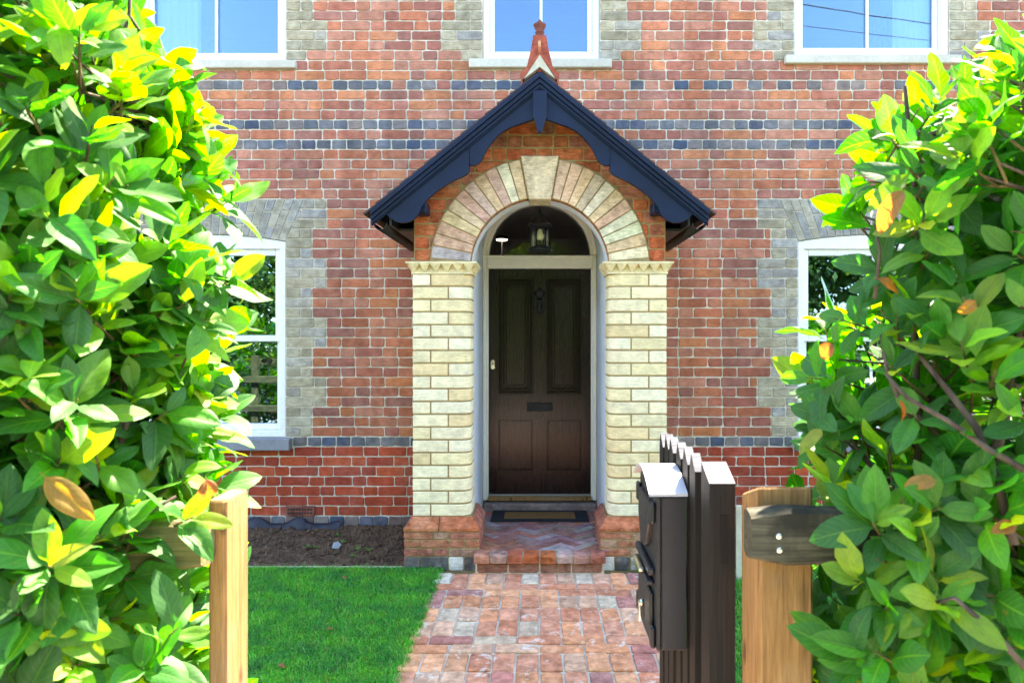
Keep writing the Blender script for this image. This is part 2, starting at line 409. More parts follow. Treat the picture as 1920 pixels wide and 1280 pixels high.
def lay(mb,xa,xb,k,colf,mat,j=.0094,start=None,hdr=False,pr=.007,clipf=None):
    x=xa; z0=cz(k)+j/2; z1=cz(k+1)-j/2
    seq=start if start is not None else k%2
    if hdr: pitch=[HDR]
    n=0
    while x<xb-.02:
        w=HDR if hdr else (STR if (n+seq)%2==0 else HDR)
        w*=rnd.uniform(.97,1.03)
        if hdr and rnd.random()<.12: w=HDR
        x1=x+w
        if xb-x1<.055: x1=xb
        poly=jpoly(x+j/2,x1-j/2,z0,z1)
        if clipf:
            poly=clipf(poly)
            if len(poly)<3 or area(poly)<2e-4: x=x1; n+=1; continue
        fbrick(mb,poly,DW+.004,pr+rnd.uniform(-.002,.002),colf(),.0035,mat)
        x=x1; n+=1
bricks=MB()
for k in range(-3,75):
    if cz(k+1)>WTOP-.02: break
    gp=zones(k); z=cz(k)+C/2
    edges=[-WALLX]
    segs=[]; x=-WALLX
    for a,b,t in gp:
        if a>x: segs.append((x,a))
        x=max(x,b)
    segs.append((x,WALLX))
    for i,(a,b) in enumerate(segs):
        st=(k+i)%2
        if k in (0,8,38,40,44):
            def cf():
                if k==44 and rnd.random()<.42: return red(z)
                if k==0 and rnd.random()<.3: return (.17,.12,.11)
                return blue()
            lay(bricks,a,b,k,cf,1,hdr=True,pr=.016 if k<=0 else .007)
        else:
            # keep the bond continuous: start on a fixed lattice
            per=STR+HDR; off=(k%2)*(per/2)
            if a<=-WALLX+.001 or not (9<=k<=32 or k>=47):
                lay(bricks,a-((a-off)%per if a>-WALLX else 0)*0,b,k,lambda: red(z),1,start=st)
            else:
                lay(bricks,a,b,k,lambda: red(z),1,start=st)
# grey surrounds of the lower windows with their cambered arches
ARCHK=29
def skew(o,side):
    # line through the springing and the top of the skewback
    x=o[1] if side>0 else o[0]
    zt=cz(33); zb=2.374
    dx=.155*side
    return x,zb,x+dx,zt
for key,o in (('L',WL),('R',WR)):
    mb=surr[key]
    for k in range(9,33):
        w=wide(k); q=.343 if w else (.2225 if key=='L' else .227)
        for side in (-1,1):
            if side>0: a,b=o[1]+.002,o[1]+q
            else: a,b=o[0]-q,o[0]-.002
            cl=None
            if k>=ARCHK:
                x0,z0,x1,z1=skew(o,side)
                nx,nz=(z1-z0),-(x1-x0)            # right-hand normal
                L=math.hypot(nx,nz); nx/=L; nz/=L
                if side>0: cl=lambda p,nx=nx,nz=nz,x0=x0,z0=z0: clip(p,-nx,-nz,-(nx*x0+nz*z0)-.005)
                else:
                    nx,nz=-nx,-nz
                    nx2,nz2=(z0-z1),(x1-x0)
                    L=math.hypot(nx2,nz2); nx2/=L; nz2/=L
                    cl=lambda p,nx=nx2,nz=nz2,x0=x0,z0=z0: clip(p,-nx,-nz,-(nx*x0+nz*z0)-.005)
            lay(mb,a,b,k,gault,1,start=(k//1)%2,j=.009,clipf=cl)
    # arch voussoirs, fanned, each split in two
    xm=(o[0]+o[1])/2; hw=(o[1]-o[0])/2; zt=cz(33)-.005
    n=21
    def bot(u): return 2.374+.055*(1-u*u)
    for i in range(n):
        u0=-1+2*i/n; u1=-1+2*(i+1)/n; g=.0045
        def P(u,t,s):
            xb=xm+u*hw; xt=xm+u*(hw+.155); zb=bot(u)
            return (xb+(xt-xb)*t+s*g, zb+(zt-zb)*t)
        sp=rnd.uniform(.56,.72) if i%2 else rnd.uniform(.28,.44)
        for t0,t1 in ((0.0,sp-.012),(sp+.012,1.)):
            poly=[P(u0,t0,1),P(u1,t0,-1),P(u1,t1,-1),P(u0,t1,1)]
            poly=[(a+rnd.uniform(-.0015,.0015),b+rnd.uniform(-.0015,.0015)) for a,b in poly]
            fbrick(mb,poly,DW+.004,.007,gaultb(),.003,1)
    # mortar bed that closes the camber above the frame, with its soffit
    ns=16
    vs=[];fs=[]
    for i in range(ns+1):
        u=-1+2*i/ns; x=xm+u*hw
        vs+=[(x,DW+.004,bot(u)),(x,DW+.26,bot(u)),(x,DW+.004,2.435),(x,DW+.26,2.435)]
    for i in range(ns):
        a=i*4;b=a+4
        fs+=[(a,b,b+2,a+2),(a,a+1,b+1,b)]
    mb.add(vs,fs,(.5,.5,.5),0)
for key,o in (('UL',UL),('UC',UC),('UR',UR)):
    mb=surr[key]
    for k in range(47,75):
        if cz(k)+C/2>=5.6: break
        z=cz(k)+C/2
        w=48<=k<=50 or 54<=k<=56 or 60<=k<=62
        q=(.34 if key=='UL' else .345); q=q if w else q-.115
        if k==47: q=(.34 if key=='UL' else .345)-.17
        if z<5.25:
            lay(mb,o[0]-q,o[0]-.002,k,gault,1,start=k%2,j=.009); lay(mb,o[1]+.002,o[1]+q,k,gault,1,start=(k+1)%2,j=.009)
        else: lay(mb,o[0]-q,o[1]+q,k,gault,1,j=.009)
for v,f,c,m,s_ in [(bricks.v,bricks.f,bricks.c,bricks.m,bricks.sm)]:
    o=len(wall.v); wall.v+=v; wall.f+=[[i+o for i in q] for q in f]; wall.c+=c; wall.m+=m; wall.sm+=s_
# side and back walls
for a in ((-WALLX,-WALLX+.26,DW+.26,DW+7.),(WALLX-.26,WALLX,DW+.26,DW+7.),(-WALLX+.26,WALLX-.26,DW+6.74,DW+7.)):
    wall.box(a[0],a[1],a[2],a[3],-.3,WTOP,(.33,.13,.09),1)
wall.build('wall',[M['mortar'],M['brick']],house)
for key,nm in (('L','grey gault brick surround with cambered arch'),('R','grey gault brick surround with cambered arch'),('UL','grey gault brick quoins'),('UC','grey gault brick quoins'),('UR','grey gault brick quoins')):
    tag(surr[key].build('window_surround',[M['mortar'],M['gault']],house),nm)
# roof and hollow interior
mb=MB(); ov=.35; zr=9.2; ym=DW+3.5
for s in (1,-1):
    ye=DW-ov if s>0 else DW+7+ov
    e=WTOP-.08
    mb.add([(-WALLX-.3,ye,e),(WALLX+.3,ye,e),(WALLX+.3,ym,zr),(-WALLX-.3,ym,zr),(-WALLX-.3,ye,e+.12),(WALLX+.3,ye,e+.12),(WALLX+.3,ym,zr+.12),(-WALLX-.3,ym,zr+.12)],
        [(0,1,2,3),(4,5,6,7),(0,1,5,4),(1,2,6,5),(3,0,4,7)])
for s in (-1,1):
    x=s*(WALLX-.02); mb.add([(x,DW,WTOP),(x,DW+7,WTOP),(x,ym,zr-.02)],[(0,1,2)])
mb.build('roof',M['tile'],house)
mb=MB()
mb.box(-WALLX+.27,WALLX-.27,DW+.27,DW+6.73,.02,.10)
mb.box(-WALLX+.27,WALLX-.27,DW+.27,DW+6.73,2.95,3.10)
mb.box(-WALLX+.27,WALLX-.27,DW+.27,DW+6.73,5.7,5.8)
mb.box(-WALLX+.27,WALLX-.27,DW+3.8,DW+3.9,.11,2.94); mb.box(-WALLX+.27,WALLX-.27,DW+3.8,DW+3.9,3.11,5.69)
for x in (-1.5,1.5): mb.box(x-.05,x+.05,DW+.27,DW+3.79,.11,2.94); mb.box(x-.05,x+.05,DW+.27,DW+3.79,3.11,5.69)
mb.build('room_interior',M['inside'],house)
mb=MB()
mb.box(-1.449,1.449,DW+3.78,DW+3.799,.12,2.93); mb.box(-1.449,1.449,DW+.28,DW+3.77,2.925,2.945)
for x in (-1.445,1.435): mb.box(x,x+.01,DW+.28,DW+3.77,.12,2.92)
mb.build('hall_interior',M['hall'],house)

# ---- windows
def window(o,zbar,sill,lower,curt,bot):
    x0,x1,z0,z1=o; zt=z1-.003; xm=(x0+x1)/2; hw=(x1-x0)/2
    mb=MB(); g=.004; yA=DW+.012; yB=DW+.11
    fw=.050
    X0,X1=x0+g,x1-g
    if lower:
        ns=14       # cambered head
        mb.bbox(X0,X0+fw,yA,yB,z0+.003,zt-.004,.004); mb.bbox(X1-fw,X1,yA,yB,z0+.003,zt-.004,.004)
        vs=[];fs=[]
        for i in range(ns+1):
            u=-1+2*i/ns; x=xm+u*(hw-g); zb=2.374+.055*(1-u*u)-.004
            vs+=[(x,yA,zt-.060),(x,yA,zb),(x,yB,zb),(x,yB,zt-.060)]
        for i in range(ns):
            a=i*4; b=a+4; fs+=[(a,b,b+1,a+1),(a+1,b+1,b+2,a+2),(a+3,a+2,b+2,b+3),(a,a+3,b+3,b)]
        fs+=[(0,1,2,3),(ns*4+3,ns*4+2,ns*4+1,ns*4)]
        vs=[(x,y-.0025 if y==yA else y,z) for x,y,z in vs]
        mb.add(vs,fs)
    else:
        mb.bbox(X0,X0+fw,yA,yB,z0+.003,zt,.004); mb.bbox(X1-fw,X1,yA,yB,z0+.003,zt,.004)
        mb.bbox(X0+fw,X1-fw,yA,yB,zt-.06,zt,.004)
    mb.bbox(X0+fw,X1-fw,yA+.004,yB,z0+.003,z0+.055,.004)
    fr=mb.build('window',M['white'],house)
    a0,a1=X0+fw+.001,X1-fw-.001
    # upper sash in front, lower sash behind
    sw=.040; zT=zt-.061; zB=z0+.056
    def sash(ya,yb,za,zb,botr,topr):
        s=MB()
        s.bbox(a0,a0+sw,ya,yb,za,zb,.006); s.bbox(a1-sw,a1,ya,yb,za,zb,.006)
        s.bbox(a0+sw,a1-sw,ya+.002,yb,za,za+botr,.006); s.bbox(a0+sw,a1-sw,ya+.002,yb,zb-topr,zb,.006)
        so=s.build('sash',M['white'],fr)
        q=MB(); q.box(xm-.011,xm+.011,ya+.012,yb-.004,za+botr+.001,zb-topr-.001); q.build('glazing_bar',M['white'],fr)
        p=MB(); p.box(a0+sw-.004,a1-sw+.004,(ya+yb)/2+.004,(ya+yb)/2+.020,za+botr-.004,zb-topr+.004); p.build('pane',M['glass'],fr)
    sash(DW+.030,DW+.066,zbar-.028,zT,.052,.055)
    sash(DW+.070,DW+.106,zB,zbar+.028,bot,.05)
    # sill
    s=MB(); sx0,sx1,sz0,sz1,pj,mat=sill
    s.bbox(sx0,sx1,DW-pj,DW+.115,sz0,sz1,.006); s.build('sill',mat,fr)
    for (cx0,cx1) in curt:
        q=MB(); n=26; vs=[]
        for i in range(n+1):
            x=cx0+(cx1-cx0)*i/n; y=DW+.20+.025*math.sin(i*1.45)+.008*math.sin(i*3.7)
            vs+=[(x,y,z0+.02),(x,y,zt-.02),(x,y+.003,z0+.02),(x,y+.003,zt-.02)]
        fs=[]
        for i in range(n): a=i*4;b=a+4; fs+=[(a,b,b+1,a+1),(a+2,a+3,b+3,b+2)]
        q.add(vs,fs,(1,1,1),0,True); q.build('curtain',M['curtain'],fr)
    return fr
zb=pz(634,DW)
tag(window(WL,zb,(WL[0]-.06,-2.066,pz(842,DW),.734,.075,M['slate']),True,[],.052),'white sash window beside the leafy left hedge')
tag(window(WR,zb,(2.128,WR[1]+.06,pz(845,DW),.734,.075,M['slate']),True,[],.052),'white sash window half hidden by the right hedge')
tag(window(UL,4.60,(UL[0]-.08,-2.026,pz(131,DW),UL[2]-.003,.045,M['sillc']),False,[(-3.30,-2.93),(-2.22,-2.16)],.045),'white upper window with patterned white curtain')
tag(window(UC,4.60,(-.588,.598,pz(130,DW),UC[2]-.003,.045,M['sillc']),False,[],.045),'narrow white upper window behind the porch finial')
tag(window(UR,4.60,(2.04,UR[1]+.08,pz(122,DW),UR[2]-.003,.045,M['sillc']),False,[(3.05,3.36)],.045),'white upper window with plain curtain at its right side')
# ---- air brick
mb=MB(); ax0,ax1=px(535,DW),px(591,DW); az0,az1=pz(967,DW),pz(948,DW)
mb.bbox(ax0,ax1,DW-.012,DW+.01,az0,az1,.004,(.26,.085,.065),0)
for r in range(2):
    for i in range(9):
        x=ax0+.03+i*(ax1-ax0-.06)/8; z=az0+.028+r*.03
        mb.box(x-.007,x+.007,DW-.0135,DW-.011,z-.008,z+.008,(.01,.008,.008),1)
mb.build('air_brick',[M['terra'],M['black']],house)

# ---- porch: pillars
CZP=(2.012-.342)/19
def pillar(s):
    core=MB(); r=.07; xi=.478; xo=.87
    path=[(-xo,DW-.01),(-xo,DP)]
    arc=[(-xi-r+r*math.sin(t),DP+r-r*math.cos(t)) for t in [i*math.pi/2/6 for i in range(7)]]
    path+=arc+[(-xi,DP+.25)]
    # cumulative length
    S=[0]
    for a,b in zip(path[:-1],path[1:]): S.append(S[-1]+math.hypot(b[0]-a[0],b[1]-a[1]))
    def at(q):
        for i in range(len(S)-1):
            if q<=S[i+1]+1e-9:
                t=(q-S[i])/(S[i+1]-S[i]); a,b=path[i],path[i+1]
                dx,dy=(b[0]-a[0]),(b[1]-a[1]); L=math.hypot(dx,dy)
                return (a[0]+dx*t,a[1]+dy*t),(dy/L,-dx/L)
        return path[-1],(1,0)
    mx=(lambda p: (p[0]*(-s),p[1]))
    # mortar core
    pl=[mx((-p[0]*-1,p[1])) for p in path]+[mx((-xi-.03,DP+.25)),mx((-xi-.03,DW-.01))]
    n=len(pl); vs=[(p[0],p[1],.30) for p in pl]+[(p[0],p[1],2.02) for p in pl]
    fs=[(i,(i+1)%n,n+(i+1)%n,n+i) for i in range(n)]
    core.add(vs,fs,(1,1,1),0)
    L0=S[1]; LF=.322; LA=LF+.11
    for k in range(19):
        z0=.342+k*CZP+.0055; z1=.342+(k+1)*CZP-.0055
        cut=[]
        q=L0
        f=(.305 if k%2==0 else .615)*(xo-xi)
        segs=[(L0,L0+f),(L0+f,S[-1]-.10 if k%2 else S[-1])]
        if k%2: segs.append((S[-1]-.10,S[-1]))
        # outer flank in stretchers
        x=0.02+(0.06 if k%2 else .0)
        while x<L0-.03:
            e=min(x+.225,L0)
            if L0-e<.05: e=L0
            segs.append((x,e)); x=e
        for a,b in segs:
            j=.0055; ja=0 if abs(a-L0)<1e-6 else j; jb=0 if abs(b-L0)<1e-6 else j
            a+=ja; b-=jb; m=max(2,int((b-a)/.02)); col=cream(); ch=.004; pr=.006+rnd.uniform(-.0015,.0015)
            zj0=z0+rnd.uniform(-.001,.001); zj1=z1+rnd.uniform(-.001,.001)
            vs=[]
            for i in range(m+1):
                q=a+(b-a)*i/m
                p,nn=at(min(max(q,1e-6),S[-1]))
                e=0 if (i in (0,m)) else 1
                o1=pr-(ch*.7 if not e else 0)
                for off,z in ((-.01,zj0),(pr-ch if e else pr-ch*1.6,zj0),(o1,zj0+ch),(o1,zj1-ch),(pr-ch if e else pr-ch*1.6,zj1),(-.01,zj1)):
                    pp=mx((p[0]+nn[0]*-1*-1*off*(-1 if False else 1),p[1]+nn[1]*off))
                    vs.append((pp[0],pp[1],z))
            fs=[]
            for i in range(m):
                A=i*6;B=A+6
                for t in range(5): fs.append((A+t,B+t,B+t+1,A+t+1))
            fs+=[(0,1,2,3,4,5),tuple(m*6+t for t in (5,4,3,2,1,0))]
            if s>0: pass
            core.add(vs,fs,col,1)
    o=core.build('porch_pillar',[M['mortar_y'],M['cream']],house)
    bm=bmesh.new(); bm.from_mesh(o.data); bmesh.ops.recalc_face_normals(bm,faces=bm.faces); bm.to_mesh(o.data); bm.free()
    # capital: overhanging slab on pointed teeth
    c=MB(); zt=2.092; zb_=2.012; oh=.046
    def B(xa,xb,*r): 
        a,b=(xa,xb) if s<0 else (-xb,-xa)
        c.box(a,b,*r,(.78,.68,.42),0)
    B(-xo-.006,-xi+.006,DP-.006,DP+.30,zb_,zt-.014)
    B(-xo-oh,-xi+oh,DP-oh,DP+.30,zt-.0135,zt)
    B(-xo-.012,-xi+.012,DP-.012,DP+.30,zb_-.002,zb_+.010)
    def tooth(p0,p1,nrm,ap):
        z1=zt-.014; m=((p0[0]+p1[0])/2,(p0[1]+p1[1])/2)
        w=oh-.006
        q=[p0,p1,(p1[0]+nrm[0]*w,p1[1]+nrm[1]*w),(p0[0]+nrm[0]*w,p0[1]+nrm[1]*w)]
        vs=[(x if s<0 else -x,y,z1) for x,y in q]+[((m[0]+nrm[0]*.006) if s<0 else -(m[0]+nrm[0]*.006),m[1]+nrm[1]*.006,zb_+.008),(m[0] if s<0 else -m[0],m[1],zb_+.008)]
        c.add(vs,[(0,1,2,3),(3,2,4),(0,3,4,5),(2,1,5,4)],(.80,.70,.44),0)
    nt=6; x0=-xo-.03; x1=-xi+.03
    for i in range(nt):
        a=x0+(x1-x0)*i/nt; b=x0+(x1-x0)*(i+1)/nt
        tooth((a,DP-.006),(b,DP-.006),(0,-1),None)
    for i in range(4):
        a=DP-.01+.31*i/4; b=DP-.01+.31*(i+1)/4
        tooth((-xi+.006,a),(-xi+.006,b),(1,0),None); tooth((-xo-.006,a),(-xo-.006,b),(-1,0),None)
    cap=c.build('capital',M['cream'],o)
    bm=bmesh.new(); bm.from_mesh(cap.data); bmesh.ops.recalc_face_normals(bm,faces=bm.faces); bm.to_mesh(cap.data); bm.free()
    # plinth
    p=MB(); X0,X1=-.924,-.408; Y0=4.64; Y1=5.08
    def W(v): return [(x if s<0 else -x,y,z) for x,y,z in v]
    ring=lambda i,z:[(X0+i,Y0+i,z),(X1-i,Y0+i,z),(X1-i,Y1,z),(X0+i,Y1,z)]
    vs=W(ring(0.006,-.1)+ring(.006,.262)+ring(.062,.344)); fs=[(i,(i+1)%4,4+(i+1)%4,4+i) for i in range(4)]+[(4+i,4+(i+1)%4,8+(i+1)%4,8+i) for i in range(4)]+[(8,9,10,11)]
    p.add(vs,fs,(1,1,1),0)
    rows=[(-.01,.086,'st'),(.090,.142,'b'),(.147,.199,'b'),(.204,.252,'b')]
    for ri,(za,zc,t) in enumerate(rows):
        zc-=.004
        x=X0; n=ri
        while x<X1-.01:
            w=(.20 if n%2 else .105)*rnd.uniform(.95,1.05); e=x+w
            if X1-e<.06: e=X1
            col=rnd.choice([(.70,.68,.63),(.10,.09,.09),(.55,.52,.48),(.16,.14,.14)]) if t=='st' else rnd.choice([(.46,.17,.09),(.40,.15,.10),(.50,.20,.11),(.42,.25,.17)])
            a,b=(x+.004,e-.004) if s<0 else (-e+.004,-x-.004)
            p.prism(jpoly(a,b,za,zc,.0015),(0,Y0+.006,0),(1,0,0),(0,0,1),(0,-1,0),-.03,.006,.003,col,2 if t=='st' else 1,False)
            x=e; n+=1
        # inner flank
        y=Y0; n=ri+1
        while y<Y1-.01:
            w=(.20 if n%2 else .105); e=min(y+w,Y1)
            if Y1-e<.06: e=Y1
            col=rnd.choice([(.40,.15,.10),(.36,.14,.11),(.44,.18,.12)])
            for xx,sg in ((X1-.006,1),(X0+.006,-1)):
                xx=xx if s<0 else -xx; sg2=sg if s<0 else -sg
                U=(0,sg2,0); 
                aa,bb=(y+.004,e-.004) if sg2>0 else (-e+.004,-y-.004)
                p.prism(jpoly(aa,bb,za,zc,.0015),(xx,0,0),U,(0,0,1),(sg2,0,0),-.03,.006,.003,col,1,False)
            y=e; n+=1
    # splayed top bricks: front in two, and on the flanks
    def splay(p0,p1,q0,q1,col):
        # p lower edge, q upper edge
        lo0=Vector(p0);lo1=Vector(p1);hi0=Vector(q0);hi1=Vector(q1)
        nrm=(lo1-lo0).cross(hi0-lo0).normalized()
        base=[lo0,lo1,lo1+Vector((0,0,.018)),hi1,hi0,lo0+Vector((0,0,.018))]
        out=[b+nrm*.006 for b in base]
        p.add(W([tuple(v) for v in base+out]),[(6,7,8,11),(11,8,9,10),(0,1,7,6),(1,2,8,7),(2,3,9,8),(3,4,10,9),(4,5,11,10),(5,0,6,11)],col,1)
    zl,zh=.256,.342; i2=.056
    xm=(X0+X1)/2-.02
    splay((X0,Y0,zl),(xm-.004,Y0,zl),(X0+i2,Y0+i2,zh),(xm-.004,Y0+i2,zh),(.54,.17,.065))
    splay((xm+.004,Y0,zl),(X1,Y0,zl),(xm+.004,Y0+i2,zh),(X1-i2,Y0+i2,zh),(.52,.15,.06))
    splay((X1,Y0,zl),(X1,Y0+.21,zl),(X1-i2,Y0+i2,zh),(X1-i2,Y0+.21,zh),(.44,.15,.09))
    splay((X1,Y0+.218,zl),(X1,Y1,zl),(X1-i2,Y0+.218,zh),(X1-i2,Y1,zh),(.40,.13,.09))
    splay((X0,Y1,zl),(X0,Y0+.01,zl),(X0+i2,Y1,zh),(X0+i2,Y0+i2,zh),(.42,.13,.08))
    po=p.build('plinth',[M['mortar_y'],M['terra'],M['stone']],o)
    bm=bmesh.new(); bm.from_mesh(po.data); bmesh.ops.recalc_face_normals(bm,faces=bm.faces); bm.to_mesh(po.data); bm.free()
    return o
pillar(-1); pillar(1)

# ---- porch: gable and arch
ZC=2.055; RI=.482; RO=.752
APZ=pz(137,4.48); EAVX=1.107; EAVZ=pz(394,4.48); SL=(APZ-EAVZ)/EAVX
def roofz(x): return APZ-.03-SL*abs(x)
mb=MB(); ns=40; xo=.866
def outer(t):
    c,s=math.cos(t),math.sin(t); best=9
    if abs(c)>1e-6: best=min(best,xo/abs(c))
    # roof line: ZC+r*s = roofz(r*c)
    r=(APZ-.05-ZC)/(s+SL*abs(c)) if (s+SL*abs(c))>1e-6 else 9
    return min(best,r)
ts=sorted(set([math.pi*i/ns for i in range(ns+1)]+[math.atan2(roofz(xo)-ZC-.02,xo),math.pi-math.atan2(roofz(xo)-ZC-.02,xo)]))
ts=[math.asin((2.092-ZC)/RI)*0]+ts[1:-1]+[math.pi]
vs=[]
for t in ts:
    for y in (DP+.004,DP+.236):
        for r in (RI,outer(t)): vs.append((r*math.cos(t),y,ZC+r*math.sin(t)))
fs=[];n=len(ts)
for i in range(n-1):
    a=i*4;b=a+4; fs+=[(a,a+1,b+1,b),(a+2,b+2,b+3,a+3),(a+1,a+3,b+3,b+1)]
mb.add(vs,fs,(1,1,1),0)
# brickwork of the gable
zc=2.096; k=0; GC=.0868
while zc<APZ:
    x=-xo+.002; n=k
    while x<xo-.01:
        e=x+((.215 if n%2==0 else .105))*rnd.uniform(.97,1.03)
        if xo-e<.05: e=xo-.002
        poly=jpoly(x+.005,e-.005,zc+.0055,zc+GC-.0055,.002)
        cx=(x+e)/2; cy=zc+GC/2; d=math.hypot(cx,cy-ZC)
        # trim to the arch ring and to the roof
        ux,uy=cx/d,(cy-ZC)/d
        poly=clip(poly,-ux,-uy,-(RO+.008+uy*ZC)) if d<RO+.25 else poly
        poly=clip(poly,SL,1,APZ-.06) if len(poly)>2 else poly
        poly=clip(poly,-SL,1,APZ-.06) if len(poly)>2 else poly
        if len(poly)>2 and area(poly)>4e-4: fbrick(mb,poly,DP+.004,.006+rnd.uniform(-.0015,.0015),orange(),.003,1)
        x=e; n+=1
    zc+=GC; k+=1
# flank bricks of the gable wall, above the capitals
gab=mb.build('porch_gable',[M['mortar_y'],M['terra']],house)
mb=MB()
AC=[(.66,.44,.29),(.70,.48,.31),(.60,.39,.29),(.76,.58,.33),(.58,.45,.34),(.64,.37,.25),(.74,.53,.31),(.80,.66,.37),(.62,.41,.30)]
# ring bed
vs=[]
tt=[math.pi*i/48 for i in range(49)]
for t in tt:
    vs+=[(r*math.cos(t),y,ZC+r*math.sin(t)) for r,y in ((RI-.004,DP-.001),(RO+.006,DP-.001),(RO+.006,DP+.003),(RI-.004,DP+.003))]
fs=[]
for i in range(48):
    a=i*4;b=a+4; fs+=[(a,a+1,b+1,b),(a+1,a+2,b+2,b+1),(a+3,a,b,b+3)]
mb.add(vs,fs,(1,1,1),0)
NV=11; kh=math.atan2(.128,.76)
for s in (-1,1):
    t0=math.asin((2.096-ZC)/RI); t1=math.pi/2-kh*1.02-.004
    for i in range(NV):
        a=t0+(t1-t0)*i/NV; b=t0+(t1-t0)*(i+1)/NV
        gi=.0042/RI; go=.0042/RO
        if s<0: A,B_=math.pi-b,math.pi-a
        else: A,B_=a,b
        P=lambda r,t:(r*math.cos(t),ZC+r*math.sin(t))
        poly=[P(RI,A+gi),P(RO-.004,A+go),P(RO,(A+B_)/2),P(RO-.004,B_-go),P(RI,B_-gi)]
        poly=[(x+rnd.uniform(-.0015,.0015),z+rnd.uniform(-.0015,.0015)) for x,z in poly]
        col=rnd.choice(AC)
        if (s>0 and i in (0,2,3,6)) or (s<0 and i in (9,)): col=(.80,.73,.50)
        if s<0 and i==0: col=(.46,.43,.40)
        col=tuple(min(.85,c*rnd.uniform(.92,1.06)) for c in col)
        fbrick(mb,poly,DP,.008+rnd.uniform(-.002,.002),col,.003,1,.01)
        # red returns on the underside
        c2=rnd.choice([(.46,.14,.05),(.40,.16,.07),(.50,.20,.08)])
        rr=RI-.003
        mb.add([(rr*math.cos(A+gi),DP+.001,ZC+rr*math.sin(A+gi)),(rr*math.cos(B_-gi),DP+.001,ZC+rr*math.sin(B_-gi)),(rr*math.cos(B_-gi),DP+.075,ZC+rr*math.sin(B_-gi)),(rr*math.cos(A+gi),DP+.075,ZC+rr*math.sin(A+gi))],[(3,2,1,0)],c2,1)
arch=mb.build('porch_arch',[M['mortar_y'],M['arch']],house)
mb=MB()
kx0,kx1=px(992,4.66),px(1033,4.66); kt0,kt1=px(976,4.66),px(1048,4.66)
mb.prism([(kx0,pz(373,4.66)),(kx1,pz(373,4.66)),(kt1,pz(291,4.66)),(kt0,pz(291,4.66))],(0,DP+.2,0),(1,0,0),(0,0,1),(0,-1,0),0,.225,.006,(.68,.55,.36),0)
mb.build('keystone',M['arch'],arch)
# ---- painted porch lining: walls and barrel vault
mb=MB(); ZV=2.262; rv=.4785; wv=[(-rv,.10)]+[(-rv,.10+(ZV-.10)*i/8) for i in range(1,8)]
wv+=[(-rv*math.cos(t),ZV+rv*math.sin(t)) for t in [math.pi*i/32 for i in range(33)]]
wv+=[(rv,.10+(ZV-.10)*i/8) for i in range(7,-1,-1)]
ysv=[DP+.251+(DW+.03-DP-.251)*i/6 for i in range(7)]
vs=[(x+(rnd.uniform(-.0015,.0015)),y,z) for y in ysv for x,z in wv]; n=len(wv)
fs=[(j*n+i,j*n+i+1,(j+1)*n+i+1,(j+1)*n+i) for j in range(6) for i in range(n-1)]
mb.add(vs,fs,(1,1,1),0,True)
# outer flanks of the porch above the pillars and a closing face behind the arch
t=[math.pi*i/32 for i in range(33)]
vs=[];
for q in t:
    vs+=[(-rv*math.cos(q),DP+.245,ZV+rv*math.sin(q)),(-RI*math.cos(q),DP+.245,ZC+RI*math.sin(q))]
fs=[(2*i,2*i+1,2*i+3,2*i+2) for i in range(32)]
mb.add(vs,fs)
vs=[]
for q in t:
    vs+=[(-(RI-.002)*math.cos(q),DP+.076,ZC+(RI-.002)*math.sin(q)),(-(RI-.002)*math.cos(q),DP+.245,ZC+(RI-.002)*math.sin(q))]
mb.add(vs,[(2*i,2*i+1,2*i+3,2*i+2) for i in range(32)],(1,1,1),0,True)
mb.build('porch_lining',M['vault'],house)
for s in (-1,1):
    mb=MB()
    a,b=(-.866,-.60) if s<0 else (.60,.866)
    mb.box(a,b,DP+.31,DW-.004,2.02,2.50,(.33,.12,.07),0)
    a,b=(-.866,-.49) if s<0 else (.49,.866)
    zz=2.10
    k=0
    while zz<2.46:
        y=DP+.24
        while y<DW-.05:
            e=min(y+(.225),DW-.01); sg=-1 if s<0 else 1
            aa,bb=(y+.005,e-.005) if sg>0 else (-e+.005,-y-.005)
            mb.prism(jpoly(aa,bb,zz+.005,zz+.082,.002),(sg*.866,0,0),(0,sg,0),(0,0,1),(sg,0,0),-.03,.005,.003,orange(),0,False)
            y=e
        zz+=.087
    mb.build('porch_side_wall',M['terra'],house)

# ---- porch roof
mb=MB(); YB=4.50
nrm=lambda s:Vector((s*SL,0,1)).normalized()
LEN=math.hypot(EAVX,APZ-EAVZ)
for s in (-1,1):
    d=Vector((s*EAVX,0,EAVZ-APZ)).normalized(); N_=nrm(s); A=Vector((0,0,APZ-.012))
    # boarding
    v=[]
    for y in (YB+.035,DW-.006):
        for q,h in ((.0,-.02),(LEN,-.02),(LEN,.0),(0,.0)):
            p=A+d*q+N_*h; v.append((p.x,y,p.z))
    f=[(0,1,2,3),(7,6,5,4),(0,4,5,1),(1,5,6,2),(2,6,7,3),(3,7,4,0)]
    mb.add(v,f,(1,1,1),1)
    nr=14
    for r in range(nr):
        q0=LEN+.02-(r+1)*(LEN+.02)/nr; q1=q0+LEN/nr+.03
        y=YB-.03-(.08 if r%2 else 0)
        while y<DW-.02:
            e=min(y+.165,DW-.008); ya=max(y+.0015,YB-.03)
            if e-ya>.02:
                col=rnd.uniform(.7,1.2); v=[]
                for yy in (ya,e-.0015):
                    for q,h in ((max(q0,0),.002),(q1,.014),(q1,.027),(max(q0,0),.015)):
                        p=A+d*q+N_*(h+rnd.uniform(0,.002)); v.append((p.x,yy,p.z))
                mb.add(v,f,(col,col,col),0)
            y=e
